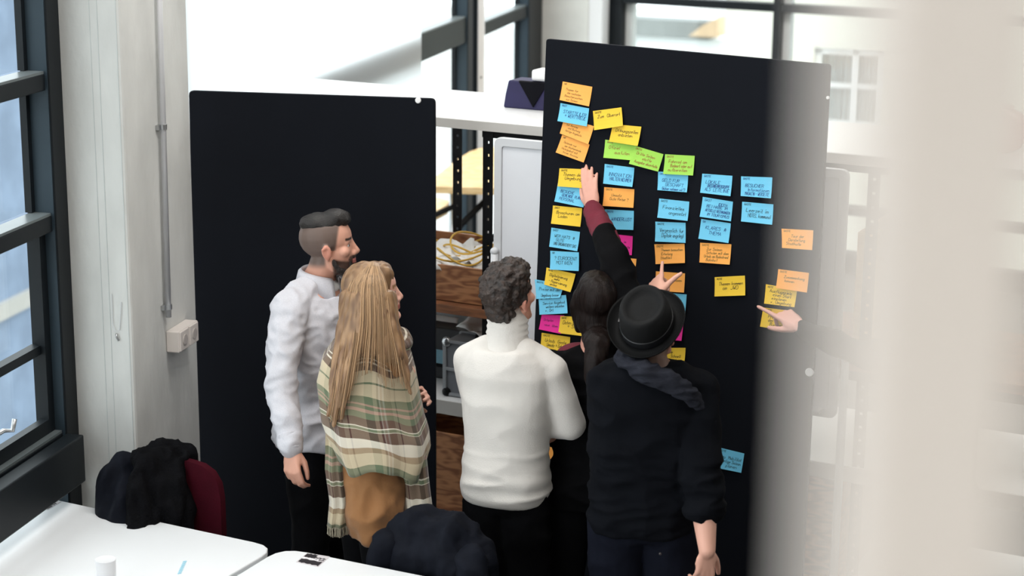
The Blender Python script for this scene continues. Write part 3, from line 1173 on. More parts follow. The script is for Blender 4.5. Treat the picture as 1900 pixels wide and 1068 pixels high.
# black scarf heaped over the burgundy chair, navy jacket hanging at its left
m = MB()
top_pts = [at(u, v, t) for u, v, t in ((262, 850, 6.98), (290, 838, 7.01), (325, 836, 7.02), (352, 842, 7.02))]
m.chain(top_pts, (0.034, 0.038, 0.038, 0.028))
for u0, u1, t in ((268, 250, 6.89), (285, 262, 6.91), (312, 292, 6.93), (338, 318, 6.94), (352, 338, 7.0)):
    m.chain([at(u0, 848, t + 0.04), at((u0 + u1) / 2, 900, t), at(u1, 985, t - 0.02)], (0.032, 0.034, 0.036))
cloth_blob('scarf', 'black knitted scarf heaped over the burgundy chair back', 'scarf', m, pm('black_knit', (12, 12, 15), 0.95, spec=0.1, var=0.3, scale=40, bump=0.5, bscale=120), 0.022, (24, 24, 4))
m = MB()
m.chain([at(262, 858, 7.01), at(228, 862, 6.99), at(208, 880, 6.98), at(205, 940, 7.0), at(215, 1000, 6.94)], (0.035, 0.045, 0.05, 0.055, 0.06))
m.chain([at(245, 870, 7.0), at(232, 930, 6.93), at(232, 1000, 6.91)], (0.04, 0.05, 0.05))
NAVYC = pm('navy_jacket_cloth', (15, 18, 27), 0.8, spec=0.12, var=0.25, scale=14, bump=0.15, bscale=60)
cloth_blob('jacket', 'dark navy jacket hanging from the burgundy chair next to the scarf', 'jacket', m, NAVYC, 0.014, (14, 14, 6), seed=9)

# quilted navy jacket over the second chair
jk = empty('jacket', (C2.x, C2.y, 0), RZ)
tag(jk, 'padded navy jacket hung over the chair at the bottom table', 'jacket')
secs = [(0.895, 0.06, 0.025), (0.885, 0.11, 0.05), (0.86, 0.155, 0.07), (0.81, 0.19, 0.085), (0.74, 0.215, 0.10), (0.64, 0.23, 0.105), (0.5, 0.235, 0.10), (0.38, 0.23, 0.09)]
rings = []
for z, rx, ry in secs[::-1]:
    rings.append([(math.copysign(abs(math.cos(a)) ** 0.8, math.cos(a)) * rx, math.copysign(abs(math.sin(a)) ** 0.8, math.sin(a)) * ry + 0.02, z + 0.02) for a in [2 * PI * j / 28 for j in range(28)]])
m = MB().loft(rings)
jb = voxel('body', m, 0.011, 5, NAVYC, jk)
folds(jb, 0.022, (7, 7, 4), ridge=True, seed=5)
folds(jb, 0.012, (16, 16, 9), ridge=True, seed=15)
folds(jb, 0.005, (40, 40, 30), ridge=True, seed=25)
for q in (-1, 1):
    m = MB().chain([(q * 0.165, -0.045, 0.80), (q * 0.205, -0.06, 0.64), (q * 0.215, -0.07, 0.46)], (0.052, 0.056, 0.05))
    sl = voxel('sleeve', m, 0.011, 5, NAVYC, jk)
    folds(sl, 0.014, (10, 10, 14), ridge=True, seed=8 + q)

# ================================================================== STICKY NOTES
GL = {
 'A': '022842 1434', 'B': '0208384736053544433202', 'C': '47381807031232 3243', 'D': '02083847433202', 'E': '47080242 0535'.replace('47080242', '48080242'), 'F': '480802 0535',
 'G': '47381807031232434525', 'H': '0208 4248 0545', 'I': '2228', 'J': '4843321203', 'K': '0208 480542', 'L': '080242', 'M': '0208254842', 'N': '02084248',
 'O': '120307183847433212', 'P': '02083847463505', 'Q': '120307183847433212 2541', 'R': '02083847463505 2542', 'S': '4738180716354433321203', 'T': '0848 2228',
 'U': '080312324348', 'V': '082248', 'W': '0812253248', 'X': '0248 0842', 'Y': '082548 2522', 'Z': '08480242',
 'a': '351504031232 3532', 'b': '0802324334350 5'.replace(' ', ''), 'c': '351504031232', 'd': '3832 351504031232', 'e': '0434351504031232', 'f': '382822 1535',
 'g': '3530100 1'.replace(' ', '') + ' 351504031232', 'h': '0802 0415253432', 'i': '1512 1718', 'j': '151110 1718', 'k': '0802 350432', 'l': '1812', 'm': '0502 04152522 2435454442',
 'n': '0502 0415253432', 'o': '120304152534332212', 'p': '0500 0515253433221202', 'q': '3530 351504031232', 'r': '0502 041525', 's': '35150424333202', 't': '18131222 0525',
 'u': '05031232 3532', 'v': '051235', 'w': '0512243245', 'x': '0532 3502', 'y': '0513 351000', 'z': '05350232',
 '-': '0535', '+': '0545 2327', '?': '072837462524 2222'.replace(' 2222', ' 2221'), '.': '2221', '!': '2824 2221', '(': '281622', ')': '081602', '/': '0248', ',': '2110', '#': '1218 3238 0444 0646', ':': '2524 2221'}
NOTE_RGB = {'o': (255, 176, 84), 'b': (112, 200, 234), 'y': (240, 200, 56), 'g': (160, 216, 84), 'm': (226, 36, 146)}
NOTE_NM = {'o': 'orange', 'b': 'blue', 'y': 'yellow', 'g': 'green', 'm': 'magenta'}
INK_RGB = {'o': (120, 104, 50), 'b': (24, 58, 128), 'y': (40, 34, 20), 'g': (158, 84, 48), 'm': (130, 20, 96), 'k': (26, 48, 62)}
NMAT = {k: pm('note_paper_' + NOTE_NM[k], v, 0.75, var=0.05, scale=12) for k, v in NOTE_RGB.items()}
IMAT = {k: pm('marker_ink_' + k, v, 0.7, var=0.2, scale=200) for k, v in INK_RGB.items()}


def sticky(label, col, q, order, lines, ink=None, curl=0.008):
    """q: TL TR BR BL; lines: (text, x, y of the baseline from the top, cap height), all as shares of the note"""
    off = 0.002 + order * 0.0022
    TL, TR, BR, BL = [RB.pt(u, v, off) for u, v in q]
    c = (TL + TR + BR + BL) / 4
    t = thing('sticky_note', label, 'note', tuple(c), group='sticky notes on the black board')
    rr = random.Random(hash_(label))
    bend = rr.uniform(-0.4, 0.4)

    def P(x, y, lift=0.0):
        p = TL * (1 - x) * (1 - y) + TR * x * (1 - y) + BR * x * y + BL * (1 - x) * y
        k = curl * y * y * (1 + bend * (x * 2 - 1))
        return p + RB.n * (k + lift) - c
    m = MB()
    nx, ny = 6, 5
    rows = [[P(i / nx, j / ny) for i in range(nx + 1)] for j in range(ny + 1)]
    m.loft(rows, False, closed=False)
    back = [[P(i / nx, j / ny, -0.0007) for i in range(nx + 1)] for j in range(ny + 1)]
    m2 = MB().loft(back, False, closed=False)
    m.add(m2.v, [tuple(reversed(f)) for f in m2.f])
    rim = [(i, 0) for i in range(nx + 1)] + [(nx, j) for j in range(1, ny + 1)] + [(i, ny) for i in range(nx - 1, -1, -1)] + [(0, j) for j in range(ny - 1, 0, -1)]
    a = [rows[j][i] for i, j in rim]
    b = [back[j][i] for i, j in rim]
    m.loft([a, b], False)
    build('paper', m, NMAT[col], t)
    if lines:
        W_ = (TR - TL).length
        H_ = (BL - TL).length
        m = MB()
        for (txt, x, y, h) in lines:
            hw_ = h * H_ / W_
            est = sum((0.5 if ch_ == ' ' else (max(int(st[i]) for st in GL.get(ch_, '2221').split() for i in range(0, len(st) - 1, 2)) + 1.4) / 6.4) for ch_ in txt) * hw_
            hw_ *= min(1.0, (0.94 - x) / max(est, 1e-3))
            x_ = x
            w_pen = 0.0011 if h < 0.12 else 0.0014
            for chx in txt:
                if chx == ' ':
                    x_ += 0.5 * hw_
                    continue
                g_ = GL.get(chx)
                if not g_:
                    continue
                wmax = 0
                for stroke in g_.split():
                    pts = [(int(stroke[i]), int(stroke[i + 1])) for i in range(0, len(stroke) - 1, 2)]
                    wmax = max(wmax, max(p[0] for p in pts))
                    pp_ = [(x_ + (px_ + 0.18 * (py_ - 2) + rr.uniform(-.2, .2)) * hw_ / 6.4, y - (py_ - 2 + rr.uniform(-.2, .2)) * h / 6.0) for px_, py_ in pts]
                    for (xa, ya), (xb, yb) in zip(pp_, pp_[1:]):
                        if not (0 < xa < 1 and 0 < xb < 1 and 0 < ya < 1 and 0 < yb < 1):
                            continue
                        A, B = P(xa, ya, 0.0005), P(xb, yb, 0.0005)
                        d = (B - A)
                        if d.length < 1e-6:
                            continue
                        s_ = d.normalized().cross(RB.n) * (w_pen * 0.5)
                        d = d.normalized() * (w_pen * 0.35)
                        m.add([A - d - s_, A - d + s_, B + d + s_, B + d - s_], [(0, 1, 2, 3)])
                x_ += (wmax + 1.4) * hw_ / 6.4
        if m.v:
            build('handwriting', m, IMAT[ink or col], t)
    return t


def hash_(s):
    h = 7
    for ch_ in s:
        h = (h * 131 + ord(ch_)) % 1000003
    return h


def body(*txt, y0=0.42, dy=0.2, h=0.13, x=0.14, hd='GASTE'):
    out = [(hd, 0.07, 0.15, 0.09)] if hd else []
    for i, s in enumerate(txt):
        out.append((s, x + 0.07 * (i % 2), y0 + dy * i, h))
    return out


B = body
NOTES = [
 # left column
 ('orange note topmost of the left column', 'o', [(1044, 151), (1099, 161), (1094, 197), (1040, 185)], 0, B('Themen fur', 'die nachsten', 'Besucherwochen', 'zur Saison 20', y0=.42, dy=.17, h=.11, hd='NR'), None),
 ('orange note half covered by the upper blue note', 'o', [(1047, 217), (1102, 234), (1093, 267), (1040, 247)], 0, B('zur Anreise', 'und Buchung', 'fertige Angebote', y0=.40, dy=.18, h=.11, hd=''), None),
 ('blue note between two orange notes in the left column', 'b', [(1040, 191), (1093, 201), (1090, 234), (1036, 224)], 1, B('STARTTEILER', '+ WERTTREUE', y0=.5, h=.17, hd='GAST'), None),
 ('tilted orange note just above the reaching hand', 'o', [(1043, 250), (1094, 268), (1084, 301), (1033, 282)], 1, B('Gelande nur', 'am Wochenende', 'Hotelpaket mit', 'freier Anreise', y0=.38, dy=.17, h=.11, hd='NR'), None),
 ('blue note directly under the note the raised hand presses', 'b', [(1035, 340), (1090, 348), (1084, 384), (1030, 373)], 0, B('BESUCHE', 'GEMEINDE  PLANEN', 'PERSONAL', y0=.45, h=.14, hd=''), None),
 ('yellow note pressed by the raised hand', 'y', [(1038, 312), (1093, 314), (1092, 349), (1036, 345)], 1, B('Themen der', 'Umgebung', y0=.4, h=.17), None),
 ('yellow note between two blue ones left of the red cuff', 'y', [(1026, 381), (1080, 386), (1078, 420), (1024, 414)], 0, B('Broschuren am', 'Laden', y0=.42, h=.16, hd='GAST'), None),
 ('blue note with three lines below the yellow note by the cuff', 'b', [(1023, 422), (1076, 430), (1073, 465), (1020, 457)], 0, B('WER HATS  #1', 'GUTE', 'UND ORGANISIERT DAS', y0=.45, h=.14, hd='GAST'), 'k'),
 ('yellow tilted note left of the dark-haired head', 'y', [(1014, 496), (1068, 508), (1060, 541), (1011, 527)], 3, B('Digitalisierung', '   mehr', '- Reservierung', 'online', y0=.42, dy=.17, h=.14, hd='NOTE'), None),
 ('blue note with two lines above the tilted yellow note', 'b', [(1021, 465), (1074, 468), (1075, 502), (1022, 499)], 4, B('? EUROCENT', 'MOTIVEN', y0=.45, dy=.24, h=.17, hd='NR'), 'k'),
 ('blue note half hidden beside the white-sweater man face', 'b', [(992, 518), (1046, 527), (1041, 551), (996, 554)], 1, B('Preise mit der', 'Umgebung besser', y0=.55, dy=.34, h=.17), 'k'),
 ('lowest blue note beside the white-sweater man face', 'b', [(999, 551), (1050, 547), (1055, 580), (1002, 583)], 2, B('Service Angebot', '2 weitere anbieten', '  v. Ort', y0=.45, h=.14, hd='NR - AN DER'), 'k'),
 ('magenta note in the lower left column', 'm', [(1005, 583), (1047, 585), (1042, 618), (1001, 610)], 1, B('Ortsplan', 'neue  Ideen', y0=.4, dy=.3, h=.14, hd=''), None),
 ('yellow note overlapping the left magenta note', 'y', [(1040, 586), (1082, 588), (1081, 622), (1037, 617)], 2, B('Daten ubers', '  + SMS', y0=.45, h=.19, hd='NOTE'), None),
 ('olive yellow note with three lines under the magenta note', 'y', [(1005, 617), (1058, 625), (1056, 660), (1003, 652)], 1, B('Urlaub & Gaste', 'Umsatz + Gehalter', 'Wissen...', y0=.42, dy=.22, h=.17), None),
 ('orange note lowest at the white-sweater shoulder', 'o', [(1003, 658), (1052, 660), (1050, 695), (1000, 690)], 0, B('Kampagne', 'Anruf', y0=.4, h=.14, hd=''), None),
 ('orange note glimpsed through the crook of the white arm', 'o', [(996, 812), (1047, 818), (1044, 853), (994, 847)], 0, B('Hotel + Preis', 'neu', y0=.42, h=.15, hd=''), 'y'),
 # second column
 ('yellow note tilted upward beside the top of the left column', 'y', [(1100, 206), (1153, 199), (1157, 233), (1104, 241)], 3, B('Zum  Oberort', y0=.42, h=.17), None),
 ('yellow note tucked under the upward tilted yellow note', 'y', [(1137, 230), (1190, 235), (1185, 270), (1131, 262)], 2, B('Offnungszeiten', ' anbieten', y0=.40, dy=.22, h=.17, hd=''), None),
 ('leftmost green note of the three in a row', 'g', [(1123, 259), (1180, 267), (1176, 297), (1121, 292)], 0, B('Ofiziel', '   ausfullen', y0=.46, dy=.26, h=.17), None),
 ('middle green note, tilted down to the right', 'g', [(1177, 270), (1231, 286), (1222, 318), (1169, 303)], 1, B('Dritte Seiten', '    stoffe', 'Ausgabe ebenfalls', y0=.40, dy=.22, h=.14), None),
 ('rightmost green note of the three in a row', 'g', [(1234, 286), (1289, 289), (1287, 325), (1232, 322)], 1, B('Fahrrad am', 'Badeort oder auf', 'aufbereiten', y0=.42, dy=.21, h=.15), None),
 ('blue note under the leftmost green note', 'b', [(1122, 304), (1177, 311), (1175, 346), (1120, 340)], 0, B('INNOVATION', 'HALTEN NEHMEN', y0=.56, dy=.22, h=.17), None),
 ('orange note of the second column above the magenta one', 'o', [(1121, 347), (1177, 351), (1176, 385), (1120, 381)], 0, B('   Umsatz', 'Gute Reise ?', y0=.46, h=.14), None),
 ('blue note partly behind the burgundy cuff', 'b', [(1122, 388), (1176, 391), (1176, 426), (1124, 424)], 0, B('  WANDERLUST', y0=.55, h=.16), None),
 ('magenta note right of the black raised sleeve', 'm', [(1128, 433), (1174, 438), (1173, 473), (1128, 468)], 0, B('  im', ' Netz', y0=.4, dy=.26, h=.13, x=.55, hd=''), None),
 ('orange note partly behind the upper raised arm', 'o', [(1131, 476), (1181, 480), (1178, 514), (1128, 508)], 0, B('  Angebot', '   Reise', y0=.45, dy=.26, h=.14, x=.4, hd=''), 'y'),
 ('green note scrap at the shoulder of the raised arm', 'g', [(1136, 515), (1171, 518), (1170, 532), (1136, 529)], 1, [], None),
 # third column
 ('blue note under the rightmost green note', 'b', [(1221, 318), (1277, 322), (1276, 356), (1221, 352)], 0, B('GELD FUR', ' GESCHAFT', '(Woher nehmen wir?)', y0=.52, dy=.22, h=.16), None),
 ('blue underlined note below the three green notes', 'b', [(1223, 368), (1279, 374), (1277, 409), (1221, 403)], 0, B('Finanzielles', '   angesetzt', y0=.50, dy=.26, h=.17), 'k'),
 ('blue note with two joined lines above the orange pointed note', 'b', [(1216, 411), (1272, 413), (1273, 450), (1217, 447)], 0, B('Vergesslich fur', 'Digitale angelegt', y0=.50, dy=.25, h=.18), 'k'),
 ('orange note the raised finger points at', 'o', [(1214, 453), (1270, 452), (1272, 487), (1218, 489)], 0, B('  Themen besuchen', 'Erholung', ' Stadtteil', y0=.36, dy=.2, h=.12), None),
 ('orange note behind the pointing hand', 'o', [(1217, 503), (1271, 507), (1270, 542), (1216, 538)], 0, B('   Essen', y0=.45, h=.13, x=.5, hd=''), None),
 ('blue note right above the black hat', 'b', [(1219, 541), (1274, 546), (1272, 582), (1218, 578)], 1, [], None),
 ('magenta note almost hidden behind the black hat', 'm', [(1215, 590), (1268, 596), (1266, 631), (1213, 627)], 0, [], None),
 ('orange note below the yellow one beside the hat', 'o', [(1222, 662), (1271, 670), (1270, 692), (1220, 690)], 0, B('   Termin', y0=.75, h=.2, x=.5, hd=''), 'y'),
 ('yellow note beside the neck of the man in the hat', 'y', [(1222, 645), (1272, 645), (1271, 676), (1222, 672)], 1, B('   Nr 2', '  Schnell', 'Werbung besser', y0=.36, dy=.24, h=.17, x=.3, hd=''), None),
 ('blue note scrap above the grey scarf', 'b', [(1225, 688), (1279, 704), (1276, 716), (1225, 712)], 1, [], None),
 ('yellow note tilted upward right of the grey scarf', 'y', [(1276, 711), (1329, 702), (1335, 735), (1284, 746)], 2, B('Alter und Ort', 'unternehmen?', 'Kombination', 'mobil & Reisen', y0=.34, dy=.2, h=.17, hd='IDEE'), None),
 ('yellow note hanging below the tilted one at the dark shoulder', 'y', [(1283, 735), (1325, 738), (1323, 773), (1281, 770)], 1, B(' Hotels', y0=.45, h=.15, x=.4, hd=''), None),
 # fourth column
 ('topmost blue note of the fourth column', 'b', [(1303, 322), (1359, 326), (1357, 363), (1300, 357)], 0, B('LOKALE', 'UNTERNEHMERGRUPPE', 'ALS  LEITLINIE', y0=.48, dy=.19, h=.16), None),
 ('blue note with four lines in the fourth column', 'b', [(1304, 365), (1360, 374), (1357, 410), (1300, 401)], 0, [('GAST', .08, .18, .11), ('IDEEN', .52, .32, .13), ('BEI HABE IM', .16, .48, .14), ('AKTUELLE RECHNUNGEN', .14, .68, .13), ('IM TOURISMUS', .2, .88, .13)], None),
 ('blue note third in the fourth column above the orange', 'b', [(1301, 406), (1356, 414), (1353, 450), (1297, 442)], 0, B('KLARES  #1', ' THEMA', y0=.46, dy=.24, h=.16, x=.18, hd='GA'), None),
 ('orange note lowest in the fourth column', 'o', [(1299, 450), (1357, 453), (1355, 490), (1299, 486)], 0, B('  Zur Saison', 'Schulen mit dem', 'Urlaub am Badestrand', 'Bahnhof', y0=.36, dy=.18, h=.13), None),
 ('lone yellow note in the middle right of the board', 'y', [(1326, 514), (1382, 511), (1384, 547), (1327, 549)], 0, B('Themen kommen', ' am  JWD', y0=.45, dy=.22, h=.17, hd='NOTE'), None),
 # fifth column
 ('upper blue note of the fifth column', 'b', [(1375, 327), (1433, 329), (1432, 367), (1375, 363)], 0, B('BESUCHER', 'Informationen', 'MAGAZIN - WEBSEITE', y0=.52, dy=.2, h=.15), None),
 ('lower blue note of the fifth column', 'b', [(1377, 374), (1435, 379), (1434, 416), (1376, 410)], 0, B('Leerzeit im', 'HOTEL kommunal', y0=.48, dy=.25, h=.18), 'k'),
 ('orange note farthest up at the right edge of the board', 'o', [(1450, 424), (1509, 427), (1508, 463), (1452, 459)], 0, B('    Tour der', 'Darstellung', 'Stadthalle', y0=.42, dy=.2, h=.14), None),
 ('yellow note touched by the finger reaching from behind the post', 'y', [(1421, 527), (1479, 537), (1475, 569), (1419, 562)], 0, B('Ausflugsziele', ' einen Start', '  einplanen', 'v. Umgebung', y0=.36, dy=.19, h=.15, hd='NOTE'), None),
 ('orange note overlapping the yellow note being touched', 'o', [(1444, 499), (1501, 506), (1498, 542), (1441, 533)], 1, B('  Zusammenhang', ' kennen', y0=.42, dy=.2, h=.13), None),
 ('yellow note below the touched one, behind the fingers', 'y', [(1416, 570), (1473, 577), (1467, 614), (1411, 605)], 0, B('', 'Preise', '  der', '  Buchung', y0=.3, dy=.19, h=.15), None),
 ('lone blue note low on the board beside the dark sleeve', 'b', [(1331, 829), (1381, 841), (1376, 876), (1326, 865)], 0, B('  zu  Mobilitat', 'fertige Saison', '     planen', y0=.46, dy=.2, h=.15), 'k'),
]
for nt_ in NOTES:
    sticky(*nt_)

# ================================================================== PEOPLE
SKIN = vcol_mat('skin', 0.5, 0.35)
EYE = pm('eye_white', (226, 222, 218), 0.15)
IRIS = pm('eye_iris', (52, 40, 30), 0.1)


def rot3(yaw=0.0, pitch=0.0, tilt=0.0):
    """head rotation in person space: yaw to the left, pitch up, tilt to the right"""
    return (Matrix.Rotation(yaw, 4, 'Z') @ Matrix.Rotation(pitch, 4, 'X') @ Matrix.Rotation(tilt, 4, 'Y'))


def head_parts(mb, M, fem=False):
    j = 0.93 if fem else 1.0
    E = lambda c, r, rot=None: mb.ell(c, r, M, rot)
    E((0, -0.014, 0.045), (0.076, 0.098, 0.086))
    E((0, 0.022, 0.04), (0.066, 0.068, 0.072))
    E((0, 0.028, -0.012), (0.060 * j, 0.060, 0.082))
    E((0, 0.030, -0.066), (0.052 * j, 0.050, 0.042))
    for s in (-1, 1):
        mb.chain([(s * 0.058 * j, -0.005, -0.035), (s * 0.052 * j, 0.012, -0.072), (s * 0.02, 0.066, -0.095)], (0.013, 0.014, 0.016), M, 10)
        E((s * 0.044, 0.056, -0.012), (0.022, 0.022, 0.02))
        E((s * 0.013, 0.090, -0.028), (0.0095, 0.010, 0.0085))
        if fem:
            continue            # ears lie under the long hair
        # ear: rim and lobe
        mb.chain([(s * 0.073, 0.006, -0.018), (s * 0.079, 0.003, 0.010), (s * 0.084, -0.010, 0.021), (s * 0.086, -0.022, 0.011), (s * 0.082, -0.019, -0.011), (s * 0.077, -0.006, -0.028)], (0.006, 0.006, 0.006, 0.0065, 0.006, 0.0075), M, 8)
        E((s * 0.077, -0.008, 0.0), (0.006, 0.02, 0.027), (0, 0, s * -0.35))
    E((0, 0.076, -0.094), (0.024, 0.02, 0.018))
    mb.chain([(-0.04, 0.068, 0.026), (0, 0.079, 0.030), (0.04, 0.068, 0.026)], (0.010, 0.011, 0.010) if not fem else (0.008, 0.009, 0.008), M, 10)
    for s in (-1, 1):
        mb.chain([(s * 0.020, 0.072, 0.0185), (s * 0.031, 0.0755, 0.021), (s * 0.044, 0.068, 0.017)], (0.006, 0.0065, 0.006), M, 8)
        mb.chain([(s * 0.020, 0.070, 0.0005), (s * 0.031, 0.0725, -0.001), (s * 0.043, 0.066, 0.001)], (0.005, 0.0055, 0.005), M, 8)
    mb.chain([(0, 0.083, 0.024), (0, 0.093, 0.0), (0, 0.1045, -0.021)], (0.0085, 0.009, 0.0105), M, 10)
    mb.chain([(0, 0.103, -0.026), (0, 0.088, -0.034)], (0.008, 0.008), M, 8)
    mb.chain([(-0.022, 0.078, -0.053), (-0.008, 0.090, -0.0485), (0.008, 0.090, -0.0485), (0.022, 0.078, -0.053)], (0.005, 0.0072, 0.0072, 0.005), M, 8)
    mb.chain([(-0.020, 0.078, -0.058), (0, 0.089, -0.0625), (0.020, 0.078, -0.058)], (0.005, 0.0085, 0.005), M, 8)
    E((0, 0.077, -0.045), (0.026, 0.014, 0.018))


def hand_parts(mb, M, side, curl, spread=(0.12, 0.03, -0.05, -0.14), thumb=((0.55, 0.7, -0.25), (0.35, 0.9, -0.2), (0.25, 0.95, -0.2)), k=1.0):
    """M: origin at the wrist, +y along the fingers, +z out of the back of the hand; side=+1: thumb towards +x.
    curl: for each finger (index..little) three bends in radians"""
    S = Matrix.Scale(k, 4)
    M = M @ S
    mx = (0.027, 0.009, -0.010, -0.027)
    my = (0.090, 0.094, 0.088, 0.078)
    ln = ((0.043, 0.026, 0.021), (0.047, 0.030, 0.022), (0.043, 0.028, 0.021), (0.034, 0.020, 0.018))
    mb.ell((0, 0.048, -0.003), (0.038, 0.052, 0.015), M)
    mb.ell((side * 0.018, 0.035, -0.011), (0.019, 0.032, 0.014), M)
    mb.ell((0, 0.0, 0), (0.028, 0.03, 0.019), M)
    for i in range(4):
        b = Vector((side * mx[i], my[i], 0.0))
        mb.chain([(side * mx[i] * 0.5, 0.01, 0), b], (0.012, 0.0105), M, 10)
        a = 0.0
        sp = side * spread[i]
        pts, r = [b], 0.0092 if i < 3 else 0.0082
        rad = [r + 0.0012]
        p = b.copy()
        for q in range(3):
            a += curl[i][q]
            d = Vector((math.sin(sp) * math.cos(a), math.cos(sp) * math.cos(a), -math.sin(a)))
            p = p + d * ln[i][q]
            pts.append(p.copy())
            rad.append(r - 0.0006 * (q + 1))
        mb.chain(pts, rad, M, 10)
    p = Vector((side * 0.020, 0.018, -0.010))
    pts, rad = [p.copy()], [0.015]
    for q, l, r in zip(thumb, (0.045, 0.034, 0.027), (0.012, 0.0105, 0.0085)):
        d = Vector((side * q[0], q[1], q[2])).normalized()
        p = p + d * l
        pts.append(p.copy())
        rad.append(r)
    mb.chain(pts, rad, M, 10)


def basis(o, y, z):
    """matrix with origin o, +y along y, +z near z"""
    y = Vector(y).normalized()
    z = Vector(z)
    z = (z - y * z.dot(y)).normalized()
    x = y.cross(z)
    return Matrix(((x.x, y.x, z.x, o[0]), (x.y, y.y, z.y, o[1]), (x.z, y.z, z.z, o[2]), (0, 0, 0, 1)))


def ring(cx, cy, z, rx, ry, n=28, e=0.85):
    return [(cx + math.copysign(abs(math.cos(a)) ** e, math.cos(a)) * rx, cy + math.copysign(abs(math.sin(a)) ** e, math.sin(a)) * ry, z) for a in [2 * PI * j / n for j in range(n)]]


MALE = [(0.84, .140, .105, .0), (0.92, .168, .115, -.012), (1.02, .155, .105, -.003), (1.14, .158, .108, .004), (1.27, .176, .118, .006), (1.36, .180, .112, .0), (1.425, .150, .088, -.010), (1.462, .092, .072, -.014), (1.49, .062, .060, -.014)]
FEMALE = [(0.84, .150, .105, .0), (0.92, .170, .115, -.012), (1.04, .130, .092, .0), (1.15, .136, .098, .006), (1.27, .150, .118, .014), (1.36, .155, .102, .004), (1.425, .128, .080, -.008), (1.462, .075, .062, -.012), (1.49, .052, .052, -.012)]


